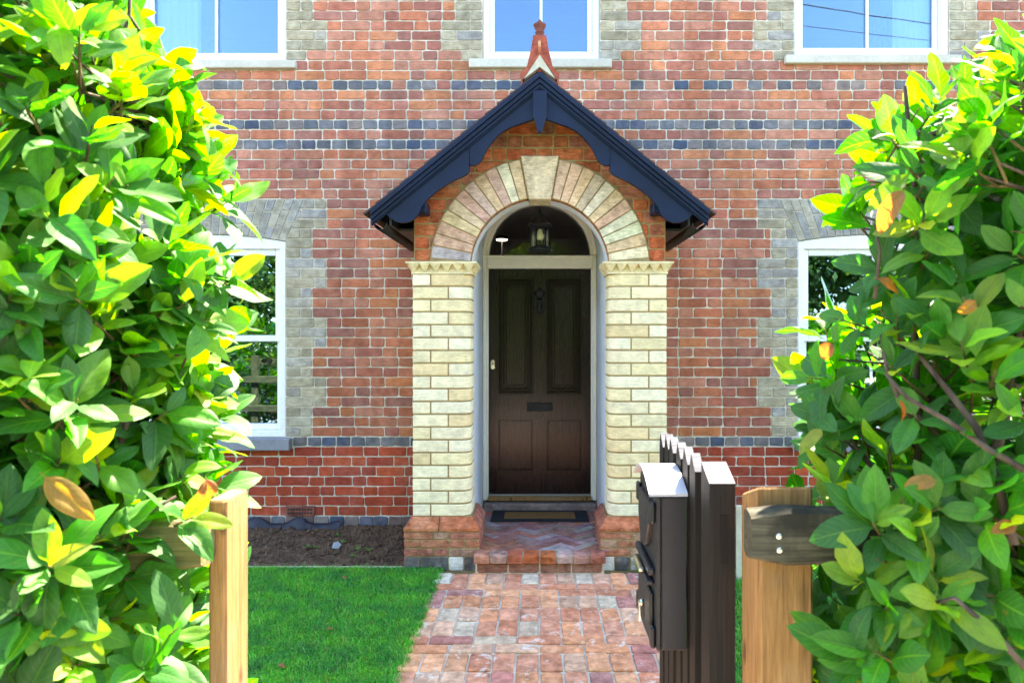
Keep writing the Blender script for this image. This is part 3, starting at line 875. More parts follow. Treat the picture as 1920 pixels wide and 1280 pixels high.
for i in range(5):       # ridge tiles
    y0=YB+.14+i*.21; y1=min(y0+.205,DW-.008)
    v=[]
    for y in (y0,y1):
        for a in range(9):
            t=math.pi*a/8
            v.append((.085*math.cos(t),y,APZ-.02+.075*math.sin(t)))
    mb.add(v,[(a,a+1,10+a,9+a) for a in range(8)]+[tuple(range(9)),tuple(range(17,8,-1))],(.9,.6,.5),0)
roof=mb.build('porch_roof',[M['tile'],M['black']],house)
lower=[(724.7,402),(732,409),(741,414.3),(751,416.5),(761,416.3),(771,412.5),(779.5,406),(785.5,396),(789.7,386),(797,376),(806,367.6),(817,358),(830,349),(842,341.5),(854.7,335),(866,330),(875,325),(879,320),(880,314),(879,306.7),(884,309),(889,308.7),(896,305.5),(901.4,300.6),(906,292),(909.5,284.3),(914,276),(919.6,268),(931,254.5),(944,243.7),(958,236.5),(972.4,231.5),(988,226),(1000.9,222),(1011.7,220)]
def bargeboard(s):
    mb=MB(); d=4.485
    Q=[(px(x,d),pz(y,d)) for x,y in lower]
    top=[(x,APZ-SL*abs(x)-.02) for x,_ in Q]
    if s>0: Q=[(-x,z) for x,z in Q]; top=[(-x,z) for x,z in top]
    vs=[]
    for (x,z),(x2,z2) in zip(Q,top):
        vs+=[(x,4.50,z),(x2,4.50,z2),(x,4.535,z),(x2,4.535,z2),(x,4.503,z-.000)]
    fs=[];n=len(Q)
    for i in range(n-1):
        a=i*5;b=a+5
        fs+=[(a,b,b+1,a+1),(a+2,a+3,b+3,b+2),(a,a+2,b+2,b),(a+1,b+1,b+3,a+3)]
    fs+=[(0,1,3,2)]
    mb.add(vs,fs)
    # stepped rake moulding, three fillets each standing further out
    for (o0,o1,ya) in ((.000,.034,4.452),(.0375,.066,4.466),(.069,.092,4.480),(.0925,.104,4.490)):
        xe=EAVX*1.0
        v=[]
        for y in (ya,4.4995):
            for x in (0,xe):
                xs_=x*(-1 if s<0 else 1)
                v+=[(xs_,y,APZ-SL*x-o0),(xs_,y,APZ-SL*x-o1)]
        mb.add(v,[(0,1,3,2),(4,6,7,5),(0,2,6,4),(1,5,7,3),(2,3,7,6),(0,4,5,1)])
    o=mb.build('bargeboard',M['navy'],roof)
    bm=bmesh.new(); bm.from_mesh(o.data); bmesh.ops.recalc_face_normals(bm,faces=bm.faces); bm.to_mesh(o.data); bm.free()
bargeboard(-1); bargeboard(1)
mb=MB(); d=4.47
pp=[(999,170),(1025,170),(1025,215),(1015.5,249),(1008.5,249),(999,215)]
pp=[(px(x+.3,d),pz(y,d)) for x,y in pp][::-1]
mb.prism(pp,(0,4.4985,0),(1,0,0),(0,0,1),(0,-1,0),0,.036,.004)
mb.build('drop_pendant',M['navy'],roof)
for s in (-1,1):
    mb=MB(); a,b=px(787,4.6),px(802,4.6)
    if s>0: a,b=-b,-a
    mb.bbox(a-.04 if s<0 else a,b if s<0 else b+.04,4.54,4.693,pz(402,4.6),pz(380,4.6),.006); mb.build('purlin_end',M['navy'],roof)
    # rainwater gutter along the eaves
    mb=MB(); gx=s*1.062; gz=EAVZ-.075; v=[]; n=9
    for y in (4.54,DW-.008):
        for rr in (.046,.041):
            for a in range(n):
                t=math.pi+math.pi*a/(n-1); v.append((gx+rr*math.cos(t),y,gz+rr*math.sin(t)))
    f=[(a,a+1,2*n+a+1,2*n+a) for a in range(n-1)]+[(n+a,3*n+a,3*n+a+1,n+a+1) for a in range(n-1)]
    f+=[(a,n+a,n+a+1,a+1) for a in range(n-1)]
    mb.add(v,f,(1,1,1),0,True); mb.build('gutter',M['black'],roof)
    mb=MB(); x0,x1=(s*1.0,s*.985) if s>0 else (s*.985,s*1.0)
    mb.box(min(x0,x1),max(x0,x1),4.54,DW-.008,EAVZ-.09,EAVZ+.05); mb.build('fascia',M['black'],roof)
    mb=MB(); xa,xb=(.868,.984) if s>0 else (-.984,-.868)
    mb.box(xa,xb,4.72,DW-.008,EAVZ-.10,EAVZ-.085); mb.build('soffit',M['black'],roof)
# finial: terracotta spire with turned cap
mb=MB(); d=4.62; y0=4.56; y1=4.72
def fx(x): return px(x,d)
prof=[(986,141),(991,118),(995.5,98),(1000,70)]
vs=[]
for x,y in prof:
    h=-fx(x); vs+=[(-h,y0+(141-y)*.0004,pz(y,d)),(h,y0+(141-y)*.0004,pz(y,d)),(h,y1-(141-y)*.0004,pz(y,d)),(-h,y1-(141-y)*.0004,pz(y,d))]
fs=[(i*4+k,i*4+(k+1)%4,i*4+4+(k+1)%4,i*4+4+k) for i in range(3) for k in range(4)]+[(12,13,14,15)]
mb.add(vs,fs,(.42,.10,.06),0)
mb.box(fx(1008.8),fx(1014.5),y0-.004,y0+.035,pz(110,d),pz(84,d),(.46,.15,.08),0)
mb.box(fx(1009.2),fx(1014),y0-.006,y0-.0045,pz(95,d),pz(84.5,d),(.62,.36,.20),0)
# splayed skirt legs astride the ridge
for s in (-1,1):
    v=[(0,y0-.012,pz(106,d)),(s*.0,y0-.012,pz(112,d)),(s*.115,y0-.012,pz(157,d)),(s*.13,y0-.012,pz(146,d))]
    v+=[(x,y1+.01,z) for x,_,z in v]
    mb.add(v,[(0,1,2,3),(4,7,6,5),(0,3,7,4),(1,5,6,2),(3,2,6,7)],(.40,.10,.06),0)
zt=pz(70,d)
mb.lathe([(.036,0),(.036,.008),(.028,.012),(.026,.03),(.031,.034),(.031,.040),(.026,.044),(.030,.058),(.042,.082),(.044,.088),(.040,.094),(.020,.104),(.014,.118),(.004,.128)],(0,(y0+y1)/2,zt),20,(.20,.07,.055),0)
mb.add([(0,y0-.018,pz(112,d)),(-.105,y0-.018,pz(156,d)),(0,y0-.018,pz(134,d)),(.105,y0-.018,pz(156,d)),(0,y0+.03,pz(112,d)),(-.105,y0+.03,pz(156,d)),(0,y0+.03,pz(134,d)),(.105,y0+.03,pz(156,d))],
    [(0,1,2),(0,2,3),(0,4,5,1),(0,3,7,4),(1,5,6,2),(2,6,7,3)],(1,1,1),1)
tag(mb.build('finial',[M['finial'],M['render']],roof),'red terracotta spire with turned cap')

# ---- porch step with herringbone floor
mb=MB(); zf=.13
mb.box(-.43,.43,4.562,4.70,-.05,zf-.055,(1,1,1),0)
mb.box(-.45,.45,4.70,DW+.02,-.05,zf-.006,(1,1,1),0)
mb.box(-.41,.41,4.63,4.70,zf-.055,zf-.006,(1,1,1),0)
# riser stretchers
x=-.422
for i in range(4):
    mb.prism(jpoly(x+.005,x+.206,.005,zf-.060,.0015),(0,4.562,0),(1,0,0),(0,0,1),(0,-1,0),-.02,.006,.003,rnd.choice([(.30,.10,.055),(.34,.11,.06),(.28,.12,.08)]),1,False); x+=.211
def rect_clip(poly,x0,x1,y0,y1):
    for a,b,c in ((1,0,x1),(-1,0,-x0),(0,1,y1),(0,-1,-y0)):
        poly=clip(poly,a,b,c)
        if len(poly)<3: return []
    return poly
Lh,Wh=.205,.068; c45=math.sqrt(.5)
for i in range(-24,24):
    for j in range(-24,24):
        for o in (0,1):
            # classic herringbone lattice of L:W = 3:1
            bx=(i*Wh+j*Wh*3); by=(i*Wh-j*Wh*3)
            if o==0: q=[(bx,by),(bx+Lh,by),(bx+Lh,by+Wh),(bx,by+Wh)]
            else: q=[(bx-Wh+Wh,by+Wh),(bx+Wh,by+Wh),(bx+Wh,by+Wh+Lh),(bx,by+Wh+Lh)]
            q=[(p[0]+(.003 if k in (0,3) else -.003),p[1]+(.003 if k in (0,1) else -.003)) for k,p in enumerate(q)]
            q=[((p[0]-p[1])*c45,5.15+(p[0]+p[1])*c45) for p in q]
            q=rect_clip(q,-.475,.475,4.637,5.66)
            if len(q)>2 and abs(area(q))>3e-4:
                if area(q)<0: q=q[::-1]
                c=rnd.choice([(.27,.12,.10),(.31,.15,.13),(.36,.14,.10),(.29,.19,.18),(.38,.30,.28),(.42,.17,.10),(.33,.16,.15)])
                mb.prism(q,(0,0,zf-.006),(1,0,0),(0,1,0),(0,0,1),-.004,.006+rnd.uniform(-.0015,.0015),.002,tuple(v*rnd.uniform(.85,1.1) for v in c),2,False)
step=mb.build('porch_step',[M['mortar_p'],M['terra'],M['floorb']],house)
mb=MB(); w=.885/8; x=-.4425
mb.box(-.43,.43,4.545,4.63,zf-.050,zf-.007,(1,1,1),0)
NC=[(.50,.22,.14),(.44,.25,.20),(.44,.12,.06),(.50,.13,.045),(.52,.14,.04),(.46,.30,.26),(.40,.19,.15),(.46,.15,.10)]
for i in range(8):
    a=x+.005;b=x+w-.005; r=.016; col=NC[i]
    sec=[(4.632,zf-.054),(4.529,zf-.054),(4.529,zf-.014),(4.533,zf-.004),(4.545,zf+.001),(4.632,zf+.002)]
    sec=[(y+rnd.uniform(-.0012,.0012),z+rnd.uniform(-.001,.001)) for y,z in sec]
    v=[(a,y,z) for y,z in sec]+[(b,y,z) for y,z in sec]
    mb.add(v,[(k,(k+1)%6,6+(k+1)%6,6+k) for k in range(6)]+[(5,4,3,2,1,0),(6,7,8,9,10,11)],col,1); x+=w
nb=mb.build('brick_nosing',[M['mortar_p'],M['terra']],step)
bm=bmesh.new(); bm.from_mesh(nb.data); bmesh.ops.recalc_face_normals(bm,faces=bm.faces); bm.to_mesh(nb.data); bm.free()
mb=MB()     # stone threshold step
mb.bbox(-.470,.470,5.65,5.76,zf-.02,.192,.012,(.22,.17,.16),0); tag(mb.build('threshold_stone',M['floorb'],step),'worn dark stone threshold')

# ---- door frame, fanlight, door
mb=MB(); jo,ji=.476,.444; YF=DW+.018; YK=DW+.115
for s in (-1,1):
    a,b=(-jo,-ji) if s<0 else (ji,jo)
    mb.bbox(a,b,YF,YK,.206,2.262,.005)
    a,b=(-ji-.0005,-ji+.012) if s<0 else (ji-.012,ji+.0005)
    mb.box(a,b,YF+.035,YK-.0,.206,2.1485)
mb.bbox(-ji+.0005,ji-.0005,YF+.002,YK,2.1485,2.258,.006)
mb.bbox(-ji+.0005,ji-.0005,YF-.010,YF+.0015,2.236,2.2565,.004)
def archband(r0,r1,ya,yb):
    v=[];n=40
    for i in range(n+1):
        t=math.pi*i/n
        v+=[(r*math.cos(t),y,2.2625+r*math.sin(t)) for r,y in ((r0,ya),(r1,ya),(r1,yb),(r0,yb))]
    f=[]
    for i in range(n): a=i*4;b=a+4; f+=[(a,a+1,b+1,b),(a+1,a+2,b+2,b+1),(a+2,a+3,b+3,b+2),(a+3,a,b,b+3)]
    mb.add(v,f)
archband(.447,jo,YF,YK); archband(.4235,.4465,YF+.018,YK)
frm=mb.build('door_frame',M['framep'],house)
bm=bmesh.new(); bm.from_mesh(frm.data); bmesh.ops.recalc_face_normals(bm,faces=bm.faces); bm.to_mesh(frm.data); bm.free()
mb=MB(); v=[]
n=40
for y in (DW+.060,DW+.064): v+=[(.428*math.cos(math.pi*i/n),y,2.2585+.428*math.sin(math.pi*i/n)) for i in range(n+1)]
mb.add(v,[tuple(range(n+1)),tuple(range(2*n+1,n,-1))]+[(i,i+n+1,i+n+2,i+1) for i in range(n)]); mb.build('fanlight_pane',M['fan'],frm)
mb=MB(); mb.box(-ji+.012,ji-.012,YF-.01,YK+.03,.206,.236,(1,1,1),0); mb.box(-ji+.012,ji-.012,YF+.03,YF+.05,.2365,.252,(1,1,1),1); mb.build('sill_strip',[M['post'],M['steel']],frm)
YD=DW+.078; dx=.4315; dz0,dz1=.256,2.146
mb=MB()
P1=(-.348,-.059,1.098,2.064); P2=(.059,.350,1.098,2.064); P3=(-.348,-.062,.448,.872); P4=(.062,.350,.448,.872)
# stiles and rails butted
mb.box(-dx,P1[0],YD,YD+.045,dz0,dz1); mb.box(P2[1],dx,YD,YD+.045,dz0,dz1)
mb.box(P1[0],P2[1],YD,YD+.045,dz0,.448); mb.box(P1[0],P2[1],YD,YD+.045,.872,1.098); mb.box(P1[0],P2[1],YD,YD+.045,2.064,dz1)
mb.box(-.059,.059,YD,YD+.045,1.098,2.064); mb.box(-.062,.062,YD,YD+.045,.448,.872)
door=mb.build('door',M['door'],house); tag(door,'dark brown gloss four panel front door')
for i,P in enumerate((P1,P2,P3,P4)):
    mb=MB(); x0,x1,z0,z1=P
    up=i<2
    mb.box(x0,x1,YD+.022,YD+.036,z0,z1)
    if up: mb.bbox(x0+.062,x1-.062,YD+.008,YD+.0215,z0+.066,z1-.066,.006)
    steps=[(0,.013,-.022,.02),(.016,.027,-.004,.02),(.029,.042,-.014,.02),(.046,.056,.002,.02)] if up else [(0,.010,.006,.0215)]
    if i<2: x0-=.006;x1+=.006;z0-=.006;z1+=.006
    for a,b,ya,yb in steps:
        ya+=YD; yb+=YD
        mb.bbox(x0+a,x0+b,ya,yb,z0+a,z1-a,.003); mb.bbox(x1-b,x1-a,ya,yb,z0+a,z1-a,.003)
        mb.bbox(x0+b,x1-b,ya,yb,z0+a,z0+b,.003); mb.bbox(x0+b,x1-b,ya,yb,z1-b,z1-a,.003)
    mb.build('door_panel',M['door'],door)
mb=MB(); x0,x1,z0,z1=px(988,5.77),px(1036,5.77),.947,1.021
mb.bbox(x0,x1,YD-.008,YD-.0005,z0,z0+.020,.003); mb.bbox(x0,x1,YD-.008,YD-.0005,z1-.016,z1,.003)
mb.bbox(x0,x0+.032,YD-.008,YD-.0005,z0+.020,z1-.016,.003); mb.bbox(x1-.032,x1,YD-.008,YD-.0005,z0+.020,z1-.016,.003)
mb.box(x0+.032,x1-.032,YD-.003,YD-.0005,z0+.02,z1-.016,(1,1,1),1)
mb.build('letter_plate',[M['iron'],M['iron']],door)
mb=MB(); kc=px(1012,5.77)
mb.lathe([(.001,-.012),(.022,-.010),(.030,-.002),(.026,.006),(.012,.010)],(0,0,0),16)
def rot(mb,i0,c,zs=1.,xs=1.):     # lay lathe parts against the door
    for i in range(i0,len(mb.v)):
        x,y,z=mb.v[i]; mb.v[i]=(c[0]+x*xs,c[1]-z-.012,c[2]+y*zs)
rot(mb,0,(kc,YD,1.935),1.3,1.3)
for dxk,dzk,r in ((-.030,1.945,.8),(.030,1.945,.8),(0,1.975,.75),(0,1.890,.9),(0,1.775,.7)):
    i0=len(mb.v); mb.lathe([(.001,-.010),(.018,-.008),(.022,0),(.008,.010)],(0,0,0),12); rot(mb,i0,(kc+dxk,YD,dzk),r,r)
ring=[(kc+.034*math.cos(t),YD-.020,1.830+.048*math.sin(t)) for t in [2*math.pi*i/20 for i in range(21)]]
mb.tube(ring,.009,8); mb.tube([(kc,YD-.012,1.90),(kc,YD-.018,1.86),(kc,YD-.012,1.77),(kc,YD-.008,1.755)],[.012,.014,.013,.004],8)
i0=len(mb.v); mb.lathe([(.001,-.014),(.014,-.012),(.020,0),(.006,.012)],(0,0,0),12); rot(mb,i0,(kc,YD-.008,1.800),1,1)
mb.build('knocker',M['iron'],door)
mb=MB(); lx=px(924,5.77)
pl=[(lx+.018*math.cos(t),1.340+(.022 if math.sin(t)>0 else -.022)+.018*math.sin(t)) for t in [2*math.pi*i/20 for i in range(20)]]
mb.prism(pl,(0,YD-.0005,0),(1,0,0),(0,0,1),(0,-1,0),0,.006,.002)
i0=len(mb.v); mb.lathe([(.012,-.01),(.012,0),(.010,.003)],(0,0,0),14,(1,1,1),0); rot(mb,i0,(lx,YD+.0,1.352))
mb.box(lx-.0015,lx+.0015,YD-.0165,YD-.0155,1.345,1.359,(1,1,1),1)
mb.build('door_lock',[M['chrome'],M['iron']],door)

# ================================================================== porch lantern (hangs from the vault)
ly=5.2; lz=lambda y: pz(y,ly); lx=px(1012.5,ly)
lan=empty('porch_lantern',(lx,ly,lz(473)),'small black cage lantern with one opal bulb hanging on a chain inside the porch arch','lantern')
mb=MB(); s_=ly/F
mb.lathe([(.006,lz(404)),(.012,lz(402)),(.016,lz(399)),(.010,lz(396)),(.008,lz(392)),(.003,lz(389))],(lx,ly,0),14)
mb.lathe([(.022*.6,lz(420)),(.014,lz(416)),(.012,lz(410)),(.018,lz(405)),(.010,lz(403))],(lx,ly,0),14)
mb.lathe([(.070,lz(430)),(.090,lz(424)),(.094,lz(422)),(.080,lz(419.5)),(.02,lz(418))],(lx,ly,0),24)
mb.lathe([(.086,lz(472)),(.092,lz(469)),(.086,lz(465.5)),(.074,lz(463))],(lx,ly,0),24)
for k in range(6):
    t=k*math.pi/3+.12; x=lx+.070*math.cos(t); y=ly+.070*math.sin(t)
    mb.tube([(x,y,lz(464)),(x,y,lz(429))],.0042,6)
for k in range(4):
    t=k*math.pi/2+.05
    mb.tube([(lx+.072*math.cos(a)*math.cos(t),ly+.072*math.cos(a)*math.sin(t),lz(420)+.066*math.sin(a)) for a in [math.pi/2*i/8 for i in range(9)]],.0042,6)
mb.tube([(lx,ly,lz(463)),(lx,ly,lz(451))],.012,10)
mb.build('cage',M['iron'],lan)
mb=MB(); mb.lathe([(.012,lz(450.5)),(.024,lz(449)),(.031,lz(445)),(.029,lz(440.5)),(.018,lz(435)),(.014,lz(430))],(lx,ly,0),18); mb.build('bulb',M['bulb'],lan)
mb=MB(); n=28
v=[(lx+.064*math.cos(2*math.pi*k/n),ly+.064*math.sin(2*math.pi*k/n),z) for z in (lz(463),lz(430)) for k in range(n)]
mb.add(v,[(k,(k+1)%n,n+(k+1)%n,n+k) for k in range(n)],(1,1,1),0,True); mb.build('glass_shade',M['clear'],lan)
mb=MB(); z=lz(389)
i=0
while z<2.735:
    ring=[]
    for q in range(13):
        t=2*math.pi*q/12; a=.0095*math.cos(t); b=.0155*math.sin(t)
        ring.append((lx+a,ly,z+.013+b) if i%2==0 else (lx,ly+a,z+.013+b))
    mb.tube(ring,.003,5,cap=False); z+=.024; i+=1
mb.build('chain',M['iron'],lan)
# lamp seen through the fanlight
lamp=empty('hall_lamp',(px(941,6.6),6.6,pz(475,6.6)),'slim dark hall lamp with flat round shade seen through the fanlight','lamp')
mb=MB(); q=(px(941,6.6),6.6,0); z1=pz(449,6.6)
mb.lathe([(.055,z1),(.058,z1+.004),(.052,z1+.035),(.05,z1+.038)],q,22); mb.build('shade',M['iron'],lamp)
mb=MB(); mb.lathe([(.05,z1-.008),(.053,z1-.001)],q,22); mb.build('diffuser',M['lit'],lamp)
mb=MB(); mb.tube([(q[0],q[1],.11),(q[0],q[1],z1-.009)],.006,8); mb.lathe([(.09,.101),(.09,.115),(.02,.125)],q,20); mb.build('stem',M['rubber'],lamp)
# door mat
mat=empty('door_mat',(0,5.45,zf),'black rubber door mat with brown coir centre in front of the dark door','mat')
d0=5.33; d1=5.645
mx0,mx1=px(919,d0),px(1105,d0)
mb=MB(); z=zf+.002; b=.085
mb.bbox(mx0,mx1,d0,d0+b*.7,z,z+.012,.004); mb.bbox(mx0,mx1,d1-.05,d1,z,z+.012,.004)
mb.bbox(mx0,mx0+b*1.2,d0+b*.7,d1-.05,z,z+.012,.004); mb.bbox(mx1-b*1.2,mx1,d0+b*.7,d1-.05,z,z+.012,.004)
mb.build('rubber_border',M['rubber'],mat)
mb=MB(); mb.box(mx0+b*1.2+.001,mx1-b*1.2-.001,d0+b*.7+.001,d1-.051,z,z+.010)
mb.build('coir_pad',M['coir'],mat)

# ================================================================== GROUND
def struct(name,mb,m): return tag(mb.build(name,m),kind='structure')
mb=MB(); mb.box(-60,60,-60,60,-.9,-.09); struct('ground',mb,M['earth'])
mb=MB(); mb.box(-60,60,-1.6,.85,-.088,.0); struct('pavement',mb,M['pavement'])
mb=MB(); mb.box(-60,60,-8.5,-1.606,-.088,-.085); struct('road',mb,M['asphalt'])
mb=MB(); mb.box(-60,60,-1.605,-1.601,-.087,-.002); 
# path
mb=MB(); PXL,PXR=-.690,.690
mb.box(PXL+.006,PXR-.006,.86,4.575,-.080,-.010,(1,1,1),0)
rows=['L','T','T','L','L','L','T','T','L','L','L','T','T','L','L','L','T','T','L','L','L','T','T','L','L','L','T','T','L','L']
y=4.572; J=.011
for ri,t in enumerate(rows):
    ln=.193 if t=='L' else .0965
    if ri>0: ln*=1.0 if t=='T' else .98
    if y-ln<.87: break
    w=.1154 if t=='L' else .2308
    x=.575+(.1154 if t=='L' else (.1154 if ri%2 else .2308)); 
    while x>PXL+.02:
        a=max(x-w,PXL); b=min(x,PXR)
        if b-a>.03:
            pl=jpoly(a+J/2,b-J/2,y-ln+J/2,y-J/2,.003,(.004,.012))
            ch=.006
            mb.prism(pl,(0,0,-.010),(1,0,0),(0,1,0),(0,0,1),-.02,.010+rnd.uniform(-.004,.003),.005,pave(),1,False)
        x-=w
    y-=ln
struct('path',mb,[M['mortar_p'],M['pave']])
# lawn base sheets, beds
for sgn in (-1,1):
    mb=MB(); nx,ny=40,40
    xa,xb=(-4.7,PXL+.004) if sgn<0 else (PXR-.004,4.7)
    v=[(xa+(xb-xa)*i/nx,1.75+(4.72-1.75)*j/ny,-.012+.008*math.sin(i*.9)*math.cos(j*.7)) for j in range(ny+1) for i in range(nx+1)]
    mb.add(v,[(j*(nx+1)+i,j*(nx+1)+i+1,(j+1)*(nx+1)+i+1,(j+1)*(nx+1)+i) for j in range(ny) for i in range(nx)],(1,1,1),0,True)
    struct('lawn_soil',mb,M['earth'])
from mathutils import noise as mnoise
for sgn in (-1,1):
    mb=MB(); nx,ny=260,70
    xa,xb=(-4.7,-.915) if sgn<0 else (.915,4.7)
    v=[]
    for j in range(ny+1):
        for i in range(nx+1):
            x=xa+(xb-xa)*i/nx; yy=4.70+1.02*j/ny
            n1=mnoise.noise((x*5,yy*5,1.)); n2=mnoise.noise((x*19,yy*19,4.)); n3=mnoise.noise((x*55,yy*55,9.))
            v.append((x,yy,-.006+.018*n1+.022*abs(n2)+.014*n3))
    mb.add(v,[(j*(nx+1)+i,j*(nx+1)+i+1,(j+1)*(nx+1)+i+1,(j+1)*(nx+1)+i) for j in range(ny) for i in range(nx)],(1,1,1),0,True)
    for q in range(900):
        x=rnd.uniform(max(xa,-2.9),min(xb,2.9)); yy=rnd.uniform(4.74,5.66); r=rnd.uniform(.006,.022)
        pts=[(x+r*math.cos(a)*rnd.uniform(.7,1.2),yy+r*math.sin(a)*rnd.uniform(.7,1.2),.004) for a in [k*1.2566 for k in range(5)]]
        pts+=[(x+rnd.uniform(-.3,.3)*r,yy+rnd.uniform(-.3,.3)*r,.01+r*.9)]
        mb.add(pts,[(k,(k+1)%5,5) for k in range(5)],(1,1,1),0)
    struct('soil_bed',mb,M['soil'])
mb=MB(); mb.bbox(-4.7,-.93,4.655,4.672,-.03,.012,.002); tag(mb.build('lawn_edging',M['mortar_p']),'thin pale edging strip between the left lawn and the soil bed','edging')
# black plastic film between soil and wall
mb=MB(); v=[];n=40
for i in range(n+1):
    x=px(462,5.66)+i*(px(640,5.66)-px(462,5.66))/n
    h=.035*max(0,math.sin(i*.35)+.5)*(1 if i<26 else .5)
    v+=[(x,5.60+.01*math.sin(i),-.004),(x,5.62,.030+h*.6),(x,5.655,.034+h)]
mb.add(v,[(i*3+k,i*3+3+k,i*3+4+k,i*3+1+k) for i in range(n) for k in range(2)],(1,1,1),0,True)
tag(mb.build('plastic_membrane',M['film']),'crumpled dark plastic membrane at the back of the soil bed against the wall','membrane')
# slate fragment and weeds
mb=MB(); sx,sy=px(631,5.05),5.05
mb.prism([(-.03,-.022),(.018,-.026),(.036,.006),(.01,.03),(-.026,.02)],(sx,sy,.035),(1,0,0),(0,.5,.85),(0,-.85,.5),0,.008,.002,(1,1,1),0)
tag(mb.build('slate_fragment',M['slate']),'small pale blue slate fragment lying on the soil bed','stone')

# leaves as arrays ---------------------------------------------------------
rng=np.random.default_rng(11)
def unit(a): return a/np.maximum(np.linalg.norm(a,axis=-1,keepdims=True),1e-9)
def leaves_obj(name,P,D,Nn,L,W,curl,fold,col,mat,seg=7,across=5,parent=None):
    N=len(P); D=unit(D); Nn=unit(Nn-D*np.sum(Nn*D,axis=1,keepdims=True)); S=np.cross(D,Nn)
    t=np.linspace(0,1,seg+1); s=np.linspace(-1,1,across)
    tl=np.clip((t-.10)/.90,0,1)
    w=np.sin(np.pi*np.clip(tl,0,1)**.86)**.72; w[0]=.035; w=np.maximum(w,.035); w[-1]=.02
    T,Sg=np.meshgrid(t,s,indexing='ij'); Wd=np.repeat(w[:,None],across,1)
    c=curl[:,None,None]; c=np.where(np.abs(c)<.02,.02,c)
    al=np.sin(c*T)/c*L[:,None,None]; dr=-(1-np.cos(c*T))/c*L[:,None,None]
    sd=Wd[None]*Sg[None]*W[:,None,None]*.5
    ph=rng.uniform(0,6.28,(N,1,1))
    up=np.abs(sd)*np.tan(fold)[:,None,None]*(1.25-.75*(Sg[None]**2)*rng.uniform(.2,1.6,(N,1,1)))+.07*W[:,None,None]*np.sin(T[None]*rng.uniform(7,15,(N,1,1))+ph+Sg[None]*1.5)*np.abs(Sg[None])*Wd[None]
    tw_=rng.uniform(-.55,.55,(N,1,1))*T[None]; up=up+sd*np.tan(tw_)
    V=P[:,None,None,:]+D[:,None,None,:]*al[...,None]+S[:,None,None,:]*sd[...,None]+Nn[:,None,None,:]*(dr+up)[...,None]
    nv=(seg+1)*across
    V=V.reshape(-1,3)
    i,j=np.meshgrid(np.arange(seg),np.arange(across-1),indexing='ij'); a=(i*across+j).ravel()
    q=np.stack([a,a+across,a+across+1,a+1],1)      # normal along +Nn
    Fc=(q[None]+(np.arange(N)*nv)[:,None,None]).reshape(-1,4)
    me=bpy.data.meshes.new(name); me.vertices.add(len(V)); me.vertices.foreach_set('co',V.astype(np.float32).ravel())
    me.loops.add(Fc.size); me.loops.foreach_set('vertex_index',Fc.astype(np.int32).ravel())
    me.polygons.add(len(Fc)); me.polygons.foreach_set('loop_start',np.arange(0,Fc.size,4,dtype=np.int32))
    me.polygons.foreach_set('use_smooth',np.ones(len(Fc),dtype=bool))
    at=me.attributes.new('Col','FLOAT_COLOR','POINT'); cc=np.ones((N,nv,4),dtype=np.float32); cc[:,:,:3]=col[:,None,:]; at.data.foreach_set('color',cc.ravel())
    at=me.attributes.new('luv','FLOAT_VECTOR','POINT'); uv=np.zeros((N,nv,3),dtype=np.float32); uv[:,:,0]=T.ravel(); uv[:,:,1]=Sg.ravel(); at.data.foreach_set('vector',uv.ravel())
    me.update(calc_edges=True); me.materials.append(mat)
    o=bpy.data.objects.new(name,me); COL.objects.link(o)
    if parent is not None: o.parent=parent; o.location=-parent.location
    return o

# small weeds in the bed
for i in range(9):
    x=px(rnd.uniform(480,740),5.2) if i<7 else rnd.uniform(1.1,2.0); yy=rnd.uniform(4.85,5.6); n=7
    D=np.array([[math.cos(k*2.4),math.sin(k*2.4),rnd.uniform(.3,.9)] for k in range(n)])
    o=leaves_obj('weed_seedling',np.repeat([[x,yy,.012]],n,0),D,np.repeat([[0,0,1.]],n,0),rng.uniform(.025,.055,n),rng.uniform(.008,.016,n),rng.uniform(.3,1.,n),np.full(n,.2),np.repeat([[.07,.20,.04]],n,0)*rng.uniform(.7,1.3,(n,1)),M['tleaf'],4,3)
    tag(o,'tiny green weed seedling sprouting from the bare soil bed by the wall','weed','weed seedlings in the soil bed')

